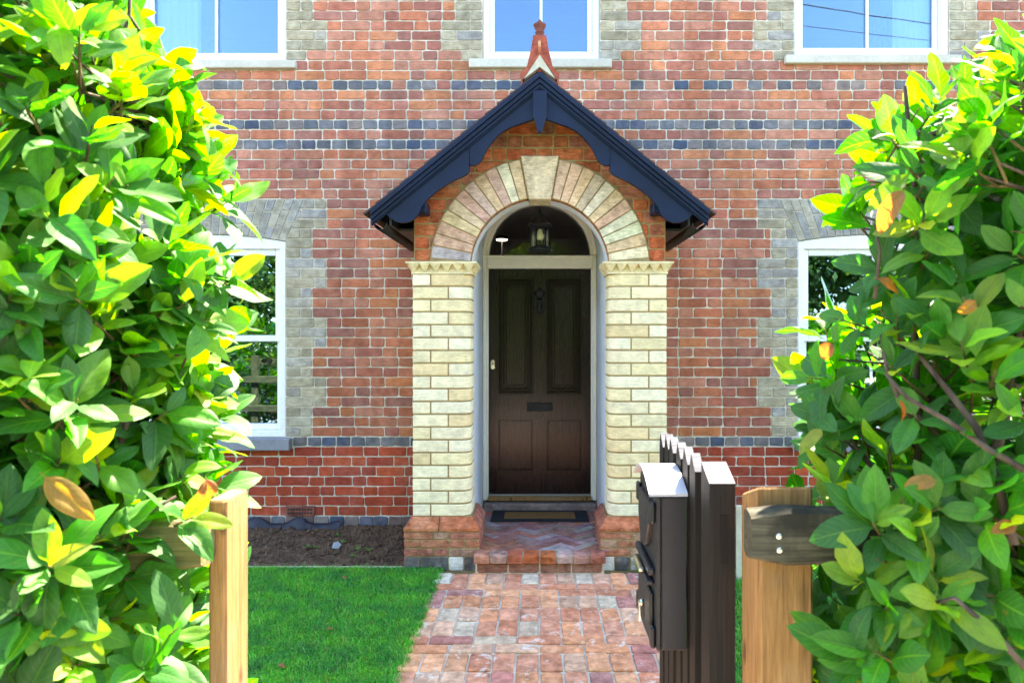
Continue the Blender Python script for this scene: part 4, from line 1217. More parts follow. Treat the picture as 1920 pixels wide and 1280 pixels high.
# grass ---------------------------------------------------------------------
def grass(name,x0,x1,y0,y1,dens,label,extra=None):
    N=int((x1-x0)*(y1-y0)*dens)
    x=rng.uniform(x0,x1,N); y=rng.uniform(y0,y1,N)
    # spill over the path edge and thin out at the bed
    e=.028+.03*np.sin(y*9.1)*np.sin(y*23.7+1)+.02*np.sin(y*61)
    sgn_=1 if x0<0 else -1; edge=(x1 if x0<0 else x0)
    keep=(sgn_*(edge-x)>-0.+(.05-e)) | (rng.random(N)<.15)
    x=x[keep];y=y[keep];N=len(x)
    h=rng.uniform(.018,.042,N)*(1+.5*(rng.random(N)<.06))*np.clip((4.74-y)/.05,.5,1)
    az=rng.uniform(0,6.28,N); lean=rng.uniform(.2,1.35,N); wd=rng.uniform(.0011,.0023,N)
    dx=np.cos(az); dy=np.sin(az); sx=-dy; sy=dx
    z0=-.008
    B=np.stack([x,y,np.full(N,z0)],1); D=np.stack([dx,dy,np.zeros(N)],1); S=np.stack([sx,sy,np.zeros(N)],1); Z=np.array([0,0,1.])
    V=np.stack([B-S*wd[:,None],B+S*wd[:,None],B+S*(wd*.8)[:,None]+D*(h*lean*.35)[:,None]+Z*(h*.6)[:,None],B-S*(wd*.8)[:,None]+D*(h*lean*.35)[:,None]+Z*(h*.6)[:,None],B+D*(h*lean)[:,None]+Z*h[:,None]*(1-.3*lean[:,None])],1).reshape(-1,3)
    me=bpy.data.meshes.new(name); me.vertices.add(len(V)); me.vertices.foreach_set('co',V.astype(np.float32).ravel())
    base=(np.arange(N)*5)[:,None]
    loops=np.concatenate([base+np.array([[0,1,2,3]]),base+np.array([[3,2,4]])],1).astype(np.int32)
    me.loops.add(loops.size); me.loops.foreach_set('vertex_index',loops.ravel())
    st=(np.arange(N)*7)[:,None]+np.array([[0,4]])
    me.polygons.add(2*N); me.polygons.foreach_set('loop_start',st.astype(np.int32).ravel())
    me.polygons.foreach_set('use_smooth',np.ones(2*N,dtype=bool))
    c=np.array([[.028,.38,.050],[.038,.44,.065],[.075,.46,.045],[.018,.28,.05],[.17,.45,.11],[.055,.40,.025]])[rng.integers(0,6,N)]*rng.uniform(.7,1.3,(N,1))
    dead=rng.random(N)<.03; c[dead]=[.22,.19,.09]
    at=me.attributes.new('Col','FLOAT_COLOR','POINT'); cc=np.ones((N,5,4),dtype=np.float32); cc[:,:,:3]=c[:,None,:]; at.data.foreach_set('color',cc.ravel())
    me.update(calc_edges=True); me.materials.append(M['grass'])
    o=bpy.data.objects.new(name,me); COL.objects.link(o)
    return tag(o,label,'grass',None,'stuff')
grass('lawn_grass',-2.7,PXL+.05,2.55,4.66,38000,'short green lawn grass left of the brick path')
grass('lawn_grass',PXR-.05,2.6,2.55,4.70,12000,'short green lawn grass right of the brick path, behind the gate')
for (x,y) in ((641,1092),(612,1190),(520,1262)):
    dd=H*F/(y-CY); p=np.array([[px(x,dd),dd,.035]])
    o=leaves_obj('fallen_leaf',p,np.array([[.8,.5,.15]]),np.array([[0,-.3,1.]]),np.array([.045]),np.array([.026]),np.array([1.2]),np.array([.3]),np.array([[.30,.15,.07]]),M['dead'],6,5)
    tag(o,{641:'small brown fallen leaf on the lawn nearest the soil bed',612:'small brown fallen leaf in the middle of the left lawn',520:'small brown fallen leaf on the lawn close to the left gate post'}[x],'leaf')
# tuft by the right plinth
n=60; x=px(1206,4.62)
D=np.stack([rng.uniform(-1,1,n),rng.uniform(-1,1,n),rng.uniform(1,2.4,n)],1)
o=leaves_obj('grass_tuft',np.stack([rng.uniform(x-.03,x+.05,n),rng.uniform(4.55,4.62,n),np.zeros(n)],1),D,np.repeat([[0,-1.,.4]],n,0),rng.uniform(.06,.13,n),np.full(n,.006),rng.uniform(.2,1.4,n),np.full(n,.1),np.repeat([[.05,.17,.03]],n,0)*rng.uniform(.7,1.3,(n,1)),M['tleaf'],5,3)
tag(o,'tuft of longer grass at the foot of the right porch pillar beside the path','grass tuft')

# ================================================================== FENCES, GATE, LETTER BOX
def wpost(mb,x0,x1,y0,y1,z1,slope=.0,col=(1,1,1)):
    b=.006
    ring=lambda z,q:[(x0+q,y0,z),(x1-q,y0,z),(x1,y0+q,z),(x1,y1-q,z),(x1-q,y1,z),(x0+q,y1,z),(x0,y1-q,z),(x0,y0+q,z)]
    r0=ring(-.3,b); r1=[(x,y,z1+slope*(y-y0)) for x,y,z in ring(z1,b)]
    cx=(x0+x1)/2; cy=(y0+y1)/2
    r2=[(x+(cx-x)*.05,y+(cy-y)*.05,z+.004) for x,y,z in r1]
    mb.add(r0+r1+r2,[(i,(i+1)%8,8+(i+1)%8,8+i) for i in range(8)]+[(8+i,8+(i+1)%8,16+(i+1)%8,16+i) for i in range(8)]+[tuple(16+i for i in range(8))],col)
def rail(mb,x0,x1,y0,y1,z0,z1,n=24,wob=.004):
    v=[]
    for i in range(n+1):
        x=x0+(x1-x0)*i/n; e=.006 if i in (0,n) else 0
        o=[rnd.uniform(-wob,wob) for _ in range(4)]
        c=.008+e
        sec=[(y0,z0+c+o[0]),(y0,z1-c+o[1]),(y0+c,z1+o[1]-e),(y1-c,z1+o[2]-e),(y1,z1-c+o[2]),(y1,z0+c+o[3]),(y1-c,z0+o[3]+e),(y0+c,z0+o[0]+e)]
        v+=[(x,a,b) for a,b in sec]
    f=[(i*8+k,i*8+8+k,i*8+8+(k+1)%8,i*8+(k+1)%8) for i in range(n) for k in range(8)]+[tuple(range(8)),tuple(n*8+k for k in range(7,-1,-1))]
    mb.add(v,f)
    
fr=empty('post_and_rail_fence',(.45,1.33,0),'timber fence right of the gate with new yellow gate post and dark mossy rail end','fence')
mb=MB(); pr0,pr1=.412,.515
# right gate post: the corner facing the gate is bevelled at the top
wpost(mb,pr0,pr1,1.283,1.395,pz(917,1.283),-.33); mb.build('gate_post',M['post'],fr)
mb=MB(); rail(mb,px(1409,1.232),4.4,1.232,1.278,pz(1060,1.232),pz(957,1.232),60,.003)
tag(mb.build('rail',M['rail'],fr),'old rail blackened and mossy at its cut end')
mb=MB()
for (x,y) in ((1462,1006),(1463,1032)):
    i0=len(mb.v); mb.lathe([(.006,.0),(.0065,.001),(.005,.003),(.002,.0035)],(0,0,0),14)
    for i in range(i0,len(mb.v)):
        a,b,c=mb.v[i]; mb.v[i]=(px(x,1.23)+a,1.2335-c,pz(y,1.23)+b)
mb.build('screw',M['chrome'],fr)
mb=MB(); mb.bbox(px(1513,1.28),px(1533,1.28),1.277,1.282,pz(1216,1.28),pz(1190,1.28),.001); mb.bbox(px(1513,1.28),px(1516,1.28),1.283,1.33,pz(1216,1.28),pz(1190,1.28),.001); mb.build('metal_bracket',M['steel'],fr)
for i in range(3):
    mb=MB(); x=1.9+i*1.15; wpost(mb,x,x+.1,1.283,1.385,1.28); tag(mb.build('fence_post',M['railold'],fr),'weathered fence post inside the hedge')
mb=MB(); rail(mb,.52,4.4,1.236,1.276,.42,.53,50,.003); mb.build('rail',M['railold'],fr)

fl=empty('post_and_rail_fence',(-.6,1.39,0),'timber fence left of the path, new gate post and rail buried in leafy hedge','fence')
mb=MB(); wpost(mb,px(387,1.34),px(421,1.34),1.345,1.452,pz(930,1.40)); mb.build('gate_post',M['post'],fl)
mb=MB(); rail(mb,-4.4,px(384,1.30),1.285,1.341,pz(1074,1.285),pz(978,1.285),60,.003); tag(mb.build('rail',M['railold'],fl),'greenish weathered rail with pale cut end')
mb=MB(); rail(mb,-4.4,-.66,1.29,1.34,.42,.53,50,.003); mb.build('rail',M['railold'],fl)
mb=MB(); rail(mb,-4.4,-1.55,1.442,1.482,.88,.985,40,.003); mb.build('rail',M['railold'],fl)
mb=MB(); rail(mb,-4.4,-1.55,1.442,1.482,.45,.55,40,.003); mb.build('rail',M['railold'],fl)
for i in range(3):
    mb=MB(); x=-2.0-i*1.15; wpost(mb,x,x+.1,1.343,1.44,1.28); tag(mb.build('fence_post',M['railold'],fl),'weathered fence post inside the hedge')

gx=.353
gate=empty('garden_gate',(gx+.02,1.45,0),'open dark brown stained picket gate with pale weathered picket tops','gate')
def picket(x0,x1,y0,y1,zt,rise,peak):
    mb=MB(); b=.003
    ym=y0+(y1-y0)*peak
    v=[(x0,y0,.09),(x1,y0,.09),(x1,y1,.09),(x0,y1,.09),(x0,y0,zt),(x1,y0,zt),(x1,y1,zt+rise*(0 if peak<1 else 1)),(x0,y1,zt+rise*(0 if peak<1 else 1)),(x0+.0,ym,zt+rise),(x1,ym,zt+rise)]
    if peak>=1: f=[(0,1,5,4),(2,3,7,6),(1,2,6,5),(3,0,4,7)]; top=[(4,5,6,7)]
    else: f=[(0,1,5,4),(2,3,7,6),(1,2,6,9,5),(3,0,4,8,7)]; top=[(4,5,9,8),(8,9,6,7)]
    f.append((3,2,1,0)); k=rnd.uniform(.8,1.2)
    mb.add(v,f,(k,k,k),0); mb.add(v,top,(1,1,1),1)
    return mb
picket(gx,gx+.054,1.42,1.492,pz(906,1.42),.032,1.).build('stile',[M['gate'],M['grain']],gate)
for off,yt in ((291,884),(277,871),(264,860),(250,849),(241,842),(231,838)):
    d=F*gx/off; picket(gx,gx+.0205,d,d+.055,pz(yt,d),.036,.72).build('picket',[M['gate'],M['grain']],gate)
for z in (.30,.95):
    mb=MB(); mb.bbox(gx+.0215,gx+.05,1.493,2.01,z,z+.09,.003); mb.build('rail',M['gate'],gate)
mb=MB(); mb.box(px(1350,1.42),px(1366,1.42),1.4185,1.4195,pz(1056,1.42),pz(965,1.42),(.55,.55,.6)); mb.build('mortise_plug',M['gate'],gate)

bx=empty('letter_box',(.31,1.75,.8),'charcoal metal letter box with pale curved lid fixed to the open gate','letter box')
y0,y1=1.62,1.885; xb=gx-.003; xf=.289; zb=pz(1219,1.62); zt=pz(931,1.62)
mb=MB(); mb.bbox(xf,xb,y0,y1,zb,zt,.003); mb.bbox(xf-.012,xf-.0005,y0+.0,y1,zb-.002,zt+.0,.003); mb.build('body',M['box'],bx)
mb=MB(); n=16; v=[]
for x in (xf-.030,xb+.000):
    for i in range(n+1):
        t=i/n; yy=y0-.006+(y1-y0+.012)*t; zz=zt+.002+.042*math.sin(math.pi*t)
        v+=[(x,yy,zz),(x,yy,zz+.007)]
m=2*(n+1); f=[]
for i in range(n):
    a=2*i; f+=[(a,a+2,m+a+2,m+a),(a+1,m+a+1,m+a+3,a+3),(a,a+1,a+3,a+2),(m+a,m+a+2,m+a+3,m+a+1)]
f+=[(0,m,m+1,1),(2*n,2*n+1,m+2*n+1,m+2*n)]
mb.add(v,f,(1,1,1),0); lid=mb.build('lid',M['lid'],bx)
bm=bmesh.new(); bm.from_mesh(lid.data); bmesh.ops.recalc_face_normals(bm,faces=bm.faces); bm.to_mesh(lid.data); bm.free()
mb=MB(); v=[(xf-.011,y0-.004,zt+.0),(xf-.011,y1+.004,zt)]+[(xf-.011,y0+(y1-y0)*i/10,zt+.002+.040*math.sin(math.pi*i/10)) for i in range(10,-1,-1)]
v2=[(xb-.001,y,z) for x,y,z in v]; k=len(v); mb.add(v+v2,[tuple(range(k)),tuple(range(2*k-1,k-1,-1))]+[(i,(i+1)%k,k+(i+1)%k,k+i) for i in range(k)],(1,1,1),0); mb.build('gable_end',M['box'],bx)
mb=MB(); ym=(y0+y1)/2; xq=xf-.0125       # cast front: shield, slot flap, door, corner bosses
sh=[(ym-.075,1.185),(ym-.085,1.13),(ym-.06,1.075),(ym,1.05),(ym+.06,1.075),(ym+.085,1.13),(ym+.075,1.185)]
mb.prism([(-a,b) for a,b in sh],(xq,0,0),(0,-1,0),(0,0,1),(-1,0,0),0,.012,.004)
mb.bbox(xq-.016,xq-.0005,y0+.02,y1-.02,1.012,1.030,.004); mb.bbox(xq-.020,xq-.0005,y0+.03,y1-.03,.985,.998,.004)
mb.bbox(xq-.010,xq-.0005,y0+.035,y1-.035,.845,.965,.003)
for z in (zb+.012,zt-.055):
    for y in (y0+.002,y1-.034): mb.bbox(xq-.012,xq-.0005,y,y+.030,z-.012,z+.040,.006)
mb.build('cast_front',M['box'],bx)
mb=MB(); mb.bbox(xq-.030,xq-.0165,ym-.05,ym+.05,1.000,1.010,.002); mb.build('flap_handle',M['chrome'],bx)
mb=MB(); mb.tube([(xq-.010,ym,.905),(xq-.020,ym,.905)],.009,12); mb.bbox(xq-.0235,xq-.019,ym-.008,ym+.008,.86,.910,.0005); mb.build('lock',M['chrome'],bx)
# pale stake on the lawn behind the gate post
mb=MB(); dd=4.45; mb.bbox(px(1382,dd),px(1391,dd),dd,dd+.03,-.05,pz(948,dd),.003); tag(mb.build('garden_stake',M['render']),'thin pale stake on the lawn seen between the gate and the yellow gate post','stake')

# ================================================================== HEDGES
def hedge(root,sgn,inside,nclust,box,seed,stems,hand,young,leafL,keep=1.,bare=.0):
    r=np.random.default_rng(seed); rr=random.Random(seed)
    tw=MB(); br=MB()
    P=[];D=[];Nn=[];L=[];W=[];CU=[];FO=[];CO=[]
    stemp=[]
    for (x,y,h) in stems:
        p=Vector((x,y,-.02)); pts=[p.copy()]; dirv=Vector((rr.uniform(-.15,.15),rr.uniform(-.1,.1),1))
        while p.z<h:
            dirv=(dirv+Vector((rr.uniform(-.28,.28)+(x-p.x)*1.2,rr.uniform(-.22,.22)+(y-p.y)*1.2,.25))).normalized(); p=p+dirv*.09
            pts.append(p.copy())
        n=len(pts); r0=rr.uniform(.008,.014)
        br.tube(pts,[r0*(1-.7*i/n) for i in range(n)],7); stemp+=[q for q in pts if q.z>.15]
    stn=np.array([tuple(q) for q in stemp])
    tips=[]; tries=0
    while len(tips)<nclust and tries<600000:
        tries+=1
        p=[rr.uniform(*b) for b in box]
        dpt=inside(*p)
        if not dpt: continue
        if dpt>.10 and rr.random()>keep: continue
        e=.02; g=Vector((0,0,0))
        tips.append((p,None,dpt))
    for p,d in hand: tips.append((p,d,0))
    for p,d,dpt in tips:
        p=Vector(p)
        dist=np.linalg.norm(stn-np.array(p),axis=1)+np.maximum(stn[:,2]-p.z+.02,0)*2
        q=Vector(stn[int(np.argmin(dist))])
        o=(p-q); o=o.normalized() if o.length>.01 else Vector((0,0,1))
        if d is not None: o=Vector(d).normalized()
        else: o=(o*.8+Vector((-sgn*.25+rr.uniform(-.6,.6),-.25+rr.uniform(-.7,.6),.35+rr.uniform(-.4,.7)))).normalized()
        base=p-o*.06
        mid=q+(base-q)*.5+Vector((rr.uniform(-.03,.03),rr.uniform(-.03,.03),-.02))
        k=rr.uniform(.6,1.1)
        if (p-q).length<(.45 if bare else .32): br.tube([q,mid,base,base+o*.01],[.0046,.0034,.0025,.002],5)
        tw.tube([p-o*.10,base,p-o*.02,p+o*.018],[.0024,.0028,.0022,.0010],5,(k,k*1.1,k))
        n=rr.randint(5,9)
        if rr.random()<bare: n=rr.randint(1,3)
        ph=rr.uniform(0,6.28)
        u=o.orthogonal().normalized(); w=o.cross(u)
        yng=rr.random()<young
        for i in range(n):
            a=ph+i*2.39996; t=i/max(1,n)
            rad=u*math.cos(a)+w*math.sin(a)
            el=.20+.80*t+rr.uniform(-.2,.2)
            dv=(rad*math.cos(el)+o*math.sin(el)+Vector((rr.uniform(-.25,.25),rr.uniform(-.25,.25),rr.uniform(-.15,.60)))).normalized()
            nn=(o*1.0-rad*.45*t+Vector((0,-.15,.35))+Vector((rr.uniform(-.4,.4),rr.uniform(-.4,.4),rr.uniform(-.4,.4))))
            bp=p-o*(.055-.07*t)
            ll=rr.uniform(*leafL)*(1.0-.35*max(0,t-.5))*(.9 if yng else 1)
            P.append(tuple(bp));D.append(tuple(dv));Nn.append(tuple(nn));L.append(ll);W.append(ll*rr.uniform(.36,.49))
            CU.append(rr.uniform(-.45,1.15));FO.append(rr.uniform(.08,.62))
            edge=.30 if dpt<.09 and sgn<0 else 0.  # backlit sun glow put into colour: extra lime leaves near left hedge's surface
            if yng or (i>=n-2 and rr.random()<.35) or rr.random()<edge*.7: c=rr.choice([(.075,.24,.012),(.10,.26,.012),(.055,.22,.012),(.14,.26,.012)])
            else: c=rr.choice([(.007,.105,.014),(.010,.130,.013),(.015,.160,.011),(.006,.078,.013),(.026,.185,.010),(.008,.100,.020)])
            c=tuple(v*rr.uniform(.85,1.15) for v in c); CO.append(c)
    tag(br.build('branch',M['bark'],root),kind='stuff'); tag(tw.build('twig',M['twig'],root),kind='stuff')
    return [np.array(z) for z in (P,D,Nn,L,W,CU,FO,CO)]
def interp(tab,z):
    if z<=tab[0][0]: return tab[0][1]
    for (a,b),(c,d) in zip(tab[:-1],tab[1:]):
        if z<=c: return b+(d-b)*(z-a)/(c-a)
    return tab[-1][1]
def bump2(x,y,z): return .03*mnoise.noise((x*4,y*4,z*5))+.02*mnoise.noise((x*9+5,y*9,z*11))
LT=[(.0,-.74),(1.1,-.745),(1.25,-.735),(1.4,-.725),(1.6,-.705),(1.79,-.715),(2.02,-.755),(2.19,-.835),(2.30,-.88),(2.45,-1.1)]
def inL(x,y,z):
    y0,y1=1.08,1.66
    if x<-1.45: y1=1.36
    if not (y0<y<y1): return 0
    lim=interp(LT,z)
    if y<1.34: lim=min(lim,-.78+.06*max(0,(z-1.3)))
    if z<1.26 and y<1.36: lim=-.765
    lim+=bump2(x,y,z)
    top=2.42 if x>-1.7 else 1.80
    top+=.06*mnoise.noise((x*3,y*3,7.))
    if z>top or x>lim: return 0
    return min(lim-x, y-y0+.0, y1-y, top-z)+1e-3
hl=empty('laurel_hedge',(-1.,1.35,0),'dense bright sunlit laurel hedge left of the path, hiding half of the left windows','hedge')
hl['side']=0; del hl['side']
stL=[(-.92-.24*i+rnd.uniform(-.05,.05),rnd.uniform(1.25,1.5),2.25 if i<4 else 1.65) for i in range(15)]
handL=[((-.66,1.28,1.245),(.75,-.25,.35)),((-.655,1.22,1.06),(.7,-.3,.6)),((-.70,1.2,1.0),(.3,-.6,.5)),((-.69,1.40,1.62),(1,-.1,.1)),((-.66,1.45,1.70),(1,-.2,.2)),((-.70,1.25,.98),(.7,-.5,.3)),((-.71,1.5,1.95),(.9,-.1,.5)),((-.78,1.45,2.15),(.8,-.2,.6))]
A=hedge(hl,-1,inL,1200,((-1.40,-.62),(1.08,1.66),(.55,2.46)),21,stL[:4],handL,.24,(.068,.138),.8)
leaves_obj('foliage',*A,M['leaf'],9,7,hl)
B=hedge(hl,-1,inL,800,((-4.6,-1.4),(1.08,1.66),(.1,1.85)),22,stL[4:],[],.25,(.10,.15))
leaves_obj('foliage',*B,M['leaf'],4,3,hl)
RT=[(.0,.58),(1.1,.575),(1.25,.63),(1.45,.605),(1.6,.635),(1.73,.655),(1.84,.68),(1.98,.675),(2.06,.78),(2.16,.90),(2.3,1.1)]
def inR(x,y,z):
    y0,y1=1.10,1.66
    if not (y0<y<y1): return 0
    lim=interp(RT,z)-bump2(x,y,z)
    if y<1.22: lim+=.05 if z>1.4 else -.03
    top=1.93+.75*max(0,min(.5,x-.62)); top=top if x<1.7 else 1.80
    top+=.05*mnoise.noise((x*3,y*3,3.))
    if z>top or x<lim: return 0
    return min(x-lim,y-y0,y1-y,top-z)+1e-3
hr=empty('laurel_hedge',(1.,1.35,0),'open twiggy laurel hedge right of the gate, with bare brown stems showing between its leaves','hedge')
stR=[(.78+.17*i+rnd.uniform(-.04,.04),rnd.uniform(1.2,1.5),2.0 if i<5 else 1.65) for i in range(18)]
handR=[((px(1640,1.16),1.16,pz(985,1.16)),(-.5,-.6,.5)),((px(1690,1.15),1.15,pz(940,1.15)),(-.3,-.7,.5)),((px(1650,1.15),1.15,pz(1050,1.15)),(-.6,-.6,.3)),((px(1720,1.14),1.14,pz(1010,1.14)),(-.2,-.8,.5)),((px(1610,1.17),1.17,pz(1090,1.17)),(-.7,-.5,.3)),((px(1750,1.14),1.14,pz(1080,1.14)),(-.3,-.8,.4)),((px(1560,1.2),1.2,pz(1200,1.2)),(-.8,-.4,.5)),((px(1600,1.15),1.15,pz(1230,1.15)),(-.6,-.6,.5)),((.56,1.30,1.30),(-.5,-.2,.9)),((.60,1.18,1.08),(-.8,-.3,.5)),((.56,1.20,.93),(-.9,-.3,.2)),((.57,1.42,1.50),(-1,-.2,.1)),((.58,1.40,1.42),(-1,-.2,.3)),((.62,1.4,1.62),(-1,0,.3)),((.60,1.18,1.0),(-.6,-.5,.4)),((.63,1.16,.96),(-.4,-.7,.3)),((.66,1.2,1.12),(-.5,-.6,.4)),((.585,1.38,1.36),(-.9,-.2,.5))]
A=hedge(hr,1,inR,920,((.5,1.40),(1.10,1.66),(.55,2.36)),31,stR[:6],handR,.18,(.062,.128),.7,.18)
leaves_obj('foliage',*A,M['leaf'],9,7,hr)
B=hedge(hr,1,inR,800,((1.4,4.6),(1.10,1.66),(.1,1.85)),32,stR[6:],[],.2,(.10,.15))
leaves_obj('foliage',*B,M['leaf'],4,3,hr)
# heavier crooked limbs and bare snags showing in the right hedge
mb=MB()
def limb(pts,r0,r1,d):
    P=[]
    for i,(x,y) in enumerate(pts): P.append((px(x,d+.02*i),d+.02*i,pz(y,d+.02*i)))
    n=len(P); mb.tube(P,[.66*(r0+(r1-r0)*i/(n-1)) for i in range(n)],8)
limb([(1900,1020),(1870,900),(1830,800),(1780,735),(1735,680),(1705,640)],.013,.005,1.12)
limb([(1860,870),(1890,760),(1895,690),(1915,600),(1930,480)],.014,.008,1.16)
limb([(1920,880),(1850,840),(1780,790),(1700,745),(1660,700)],.009,.004,1.09)
limb([(1930,1260),(1860,1180),(1790,1120),(1750,1130)],.008,.004,1.04)
limb([(1790,840),(1730,790),(1690,760),(1665,700),(1650,620)],.010,.004,1.20)
limb([(1680,960),(1640,880),(1600,830),(1570,760)],.010,.004,1.32)
limb([(1546,800),(1570,812),(1610,850),(1660,905)],.003,.005,1.33)
limb([(1640,560),(1650,470),(1640,420)],.006,.003,1.30)
mb.build('limb',M['bark'],hr)
mb=MB()
limb([(20,1180),(80,1090),(190,1010),(280,960),(330,930)],.009,.004,1.22)
limb([(60,860),(130,800),(150,740),(135,690),(150,600)],.008,.004,1.22)
limb([(270,660),(255,560),(290,480)],.010,.005,1.35)
limb([(215,870),(240,780),(230,700)],.012,.006,1.32)
mb.build('limb',M['bark'],hl)
def dead(root,p,d,n,L,W,c,cu,fo,lab):
    o=leaves_obj('withered_leaf',np.array([p]),np.array([d],float),np.array([n],float),np.array([L]),np.array([W]),np.array([cu]),np.array([fo]),np.array([c]),M['leaf'],10,7,root)
    tag(o,lab)
dead(hl,(px(75,1.08),1.08,pz(885,1.08)),(.75,-.1,-.62),(.3,-.9,.4),.115,.042,(.26,.10,.012),.9,.5,'curled orange withered leaf')
dead(hl,(px(385,1.25),1.25,pz(892,1.25)),(.35,-.2,-.85),(.6,-.7,.3),.065,.038,(.20,.045,.02),1.9,.8,'crumpled red-brown withered leaf')
dead(hr,(px(1700,1.2),1.2,pz(350,1.2)),(-.6,-.1,-.65),(-.4,-.8,.4),.10,.036,(.20,.06,.035),1.3,.6,'dark red-brown curled leaf')
for (x,y,d,c) in ((1560,640,1.3,(.30,.05,.03)),(1640,520,1.28,(.24,.08,.03)),(1830,560,1.15,(.28,.10,.03)),(1760,900,1.12,(.33,.12,.03)),(1680,745,1.2,(.30,.06,.025))):
    dead(hr,(px(x,d),d,pz(y,d)),(rnd.uniform(-1,1),-.2,rnd.uniform(-.9,.2)),(rnd.uniform(-.5,.5),-.8,.4),rnd.uniform(.04,.065),.026,c,rnd.uniform(.8,1.8),.5,'small red-brown withered leaf')
dead(hr,(px(1910,1.1),1.1,pz(985,1.1)),(-.9,-.3,.1),(-.1,-.7,.7),.05,.022,(.40,.10,.03),.9,.4,'small orange withered leaf')
dead(hr,(px(1545,1.33),1.33,pz(800,1.33)),(-.75,-.25,-.5),(-.3,-.5,.8),.075,.034,(.22,.26,.02),.5,.3,'yellow leaf hanging at the hedge edge')

# ================================================================== trees and hedge across the road (seen in the window panes)
def tree(x,y,h,r,seed,label):
    t=empty('roadside_tree',(x,y,0),label,'tree','trees across the road reflected in the panes')
    q=random.Random(seed); r_=np.random.default_rng(seed); mb=MB()
    mb.tube([(x,y,-.1),(x+.1,y,h*.3),(x-.1,y+.1,h*.6),(x,y,h*.85)],[.22,.17,.10,.04],9)
    cl=[]
    for i in range(26):
        a=q.uniform(0,6.28); zz=q.uniform(.25,.97)*h; rad=r*math.sin(math.pi*min(1,(zz/h-.1)/.95))**.6*q.uniform(.35,1)
        c=(x+rad*math.cos(a),y+rad*math.sin(a),zz); cl.append(c)
        mb.tube([(x,y,zz*.75),(x+rad*.5*math.cos(a),y+rad*.5*math.sin(a),zz*.9),c],[.06,.04,.015],5)
    mb.build('trunk',M['bark'],t)
    n=9500; ci=r_.integers(0,len(cl),n); c=np.array(cl)[ci]; off=unit(r_.normal(size=(n,3)))*(r_.uniform(0,1,(n,1))**.5)*r*.42
    P=c+off; D=unit(off+r_.normal(size=(n,3))*.12*r); Nn=r_.normal(size=(n,3))+np.array([0,0,1.])
    L=r_.uniform(.18,.36,n); col=np.array([[.05,.12,.028],[.07,.15,.035],[.10,.18,.04],[.04,.10,.028]])[r_.integers(0,4,n)]*r_.uniform(.8,1.2,(n,1))
    leaves_obj('crown',P,D,Nn,L,L*.6,np.full(n,.3),np.full(n,.2),col,M['tleaf'],2,3,t)
for i,(x,y,h,r) in enumerate(((-16,-13,8.0,3.2),(-11.2,-12,7.0,2.9),(-6.8,-13.5,7.6,3.),(-2.2,-13,6.6,2.8),(2.6,-12.5,7.2,3.),(7.2,-13.5,7.4,3.1),(11.6,-12.4,6.8,2.8),(16,-13,8.,3.2))):
    tree(x,y,h,r,100+i,'broad green tree standing across the road from the house')

rh=empty('roadside_hedge',(0,-10.2,0),'long clipped hedge across the road, seen only mirrored in the panes','hedge')
n=15000; r_=np.random.default_rng(77)
Pq=np.stack([r_.uniform(-30,30,n),r_.uniform(-10.6,-9.8,n),r_.uniform(0,1,n)**.8*(2.0)],1); Pq[:,2]*=1+.12*np.sin(Pq[:,0]*.8)+.05*np.sin(Pq[:,0]*3.1)
leaves_obj('foliage',Pq,r_.normal(size=(n,3)),r_.normal(size=(n,3))+np.array([0,.6,.8]),r_.uniform(.14,.26,n),r_.uniform(.08,.14,n),np.full(n,.4),np.full(n,.2),np.array([[.03,.10,.018],[.045,.13,.02],[.02,.075,.015]])[r_.integers(0,3,n)],M['tleaf'],2,3,rh)
mb=MB()
for i in range(60): mb.tube([(-30+i,-10.2,-.1),(-30+i+.1*math.sin(i*3),-10.2,1.5)],[.04,.015],5)
tag(mb.build('stem',M['bark'],rh),kind='stuff')
pole=empty('utility_pole',(18,-9,0),'wooden pole across the road carrying two cables','utility pole')
mb=MB(); mb.tube([(18,-9,-.1),(18,-9,10.6)],[.14,.10],12); mb.build('shaft',M['railold'],pole)
mb=MB(); mb.box(17.95,18.05,-9.7,-8.3,10.1,10.2); mb.build('crossarm',M['railold'],pole)
for yy,dz,lab in ((-9.0,0.,'thick overhead cable, seen as the upper dark line mirrored in the right upper window'),(-9.5,-.32,'thin overhead cable, seen as the lower dark line mirrored in the right upper window')):
    mb=MB(); mb.tube([(x,yy,10.25+dz*(18-x)/8+.0042*(x-18)**2+.088*(18-x)) for x in [18-i*1.2 for i in range(21)]],.020 if dz==0 else .013,6)
    tag(mb.build('overhead_cable',M['black']),lab,'cable','cables over the road')
mb=MB(); mb.box(UL[0]+.02,UL[1]-.02,DW+.262,DW+.42,UL[2]+.02,UL[2]+.05); mb.build('inner_sill',M['white'],house)
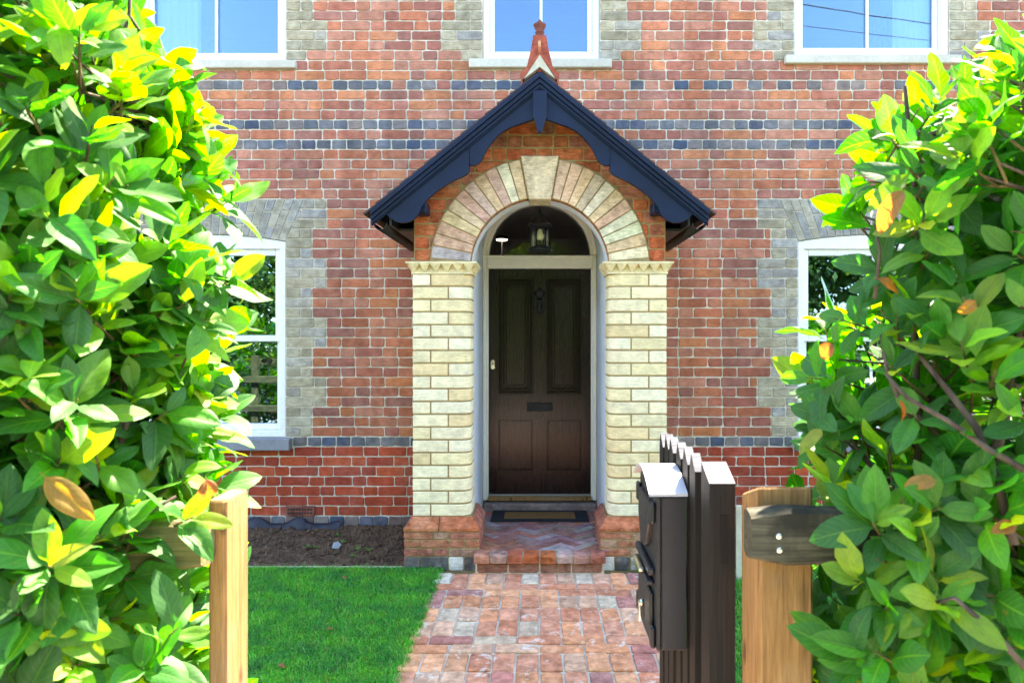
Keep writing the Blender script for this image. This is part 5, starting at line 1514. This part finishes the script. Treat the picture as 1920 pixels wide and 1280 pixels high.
pot=empty('flower_pot',(px(421,6.05),6.05,UL[2]+.051),'small pink flower pot on the inner sill of the left upper window','flower pot')
mb=MB(); mb.lathe([(.032,.0),(.044,.09),(.050,.092),(.050,.115),(.043,.115),(.040,.10)],tuple(pot.location),18,(.75,.42,.38),0); mb.build('pot',M['finial'],pot)
mb=MB(); mb.lathe([(.0405,.098),(.02,.103),(.002,.104)],tuple(pot.location),14); mb.build('potting_soil',M['soil'],pot)

# ================================================================== LIGHT, CAMERA
SUN_EL=58; SUN_AZ=35         # azimuth from +Y towards +X
w=bpy.data.worlds.new('World'); scene.world=w; w.use_nodes=True; nt=w.node_tree
bg=nt.nodes['Background']; sk=nt.nodes.new('ShaderNodeTexSky'); sk.sky_type='NISHITA'; sk.sun_disc=False
sk.sun_elevation=R(SUN_EL); sk.sun_rotation=R(SUN_AZ); sk.air_density=1.; sk.dust_density=.3; sk.ozone_density=2.
nt.links.new(sk.outputs[0],bg.inputs[0]); bg.inputs[1].default_value=.11
ld=bpy.data.lights.new('sun','SUN'); ld.energy=4.8; ld.angle=R(.53); ld.color=(1,.95,.87)
lo=bpy.data.objects.new('sun',ld); COL.objects.link(lo)
dv=Vector((math.sin(R(SUN_AZ))*math.cos(R(SUN_EL)),math.cos(R(SUN_AZ))*math.cos(R(SUN_EL)),math.sin(R(SUN_EL))))
lo.rotation_euler=dv.to_track_quat('Z','Y').to_euler(); lo.location=dv*30
cd=bpy.data.cameras.new('camera'); cam=bpy.data.objects.new('camera',cd); COL.objects.link(cam); scene.camera=cam
cam.location=(0,0,H); cam.rotation_euler=(R(90),0,0); cd.sensor_width=36; cd.lens=24
cd.shift_x=-(CX-960)/1920; cd.shift_y=-(640-CY)/1920
cd.clip_start=.05; cd.clip_end=500
cd.dof.use_dof=True; cd.dof.focus_distance=5.1; cd.dof.aperture_fstop=6.3
vs_=scene.view_settings; vs_.view_transform='Standard'; vs_.look='None'; vs_.gamma=1; vs_.exposure=3.45; vs_.use_white_balance=True; vs_.white_balance_temperature=7500; vs_.white_balance_tint=16
scene.display_settings.display_device='sRGB'
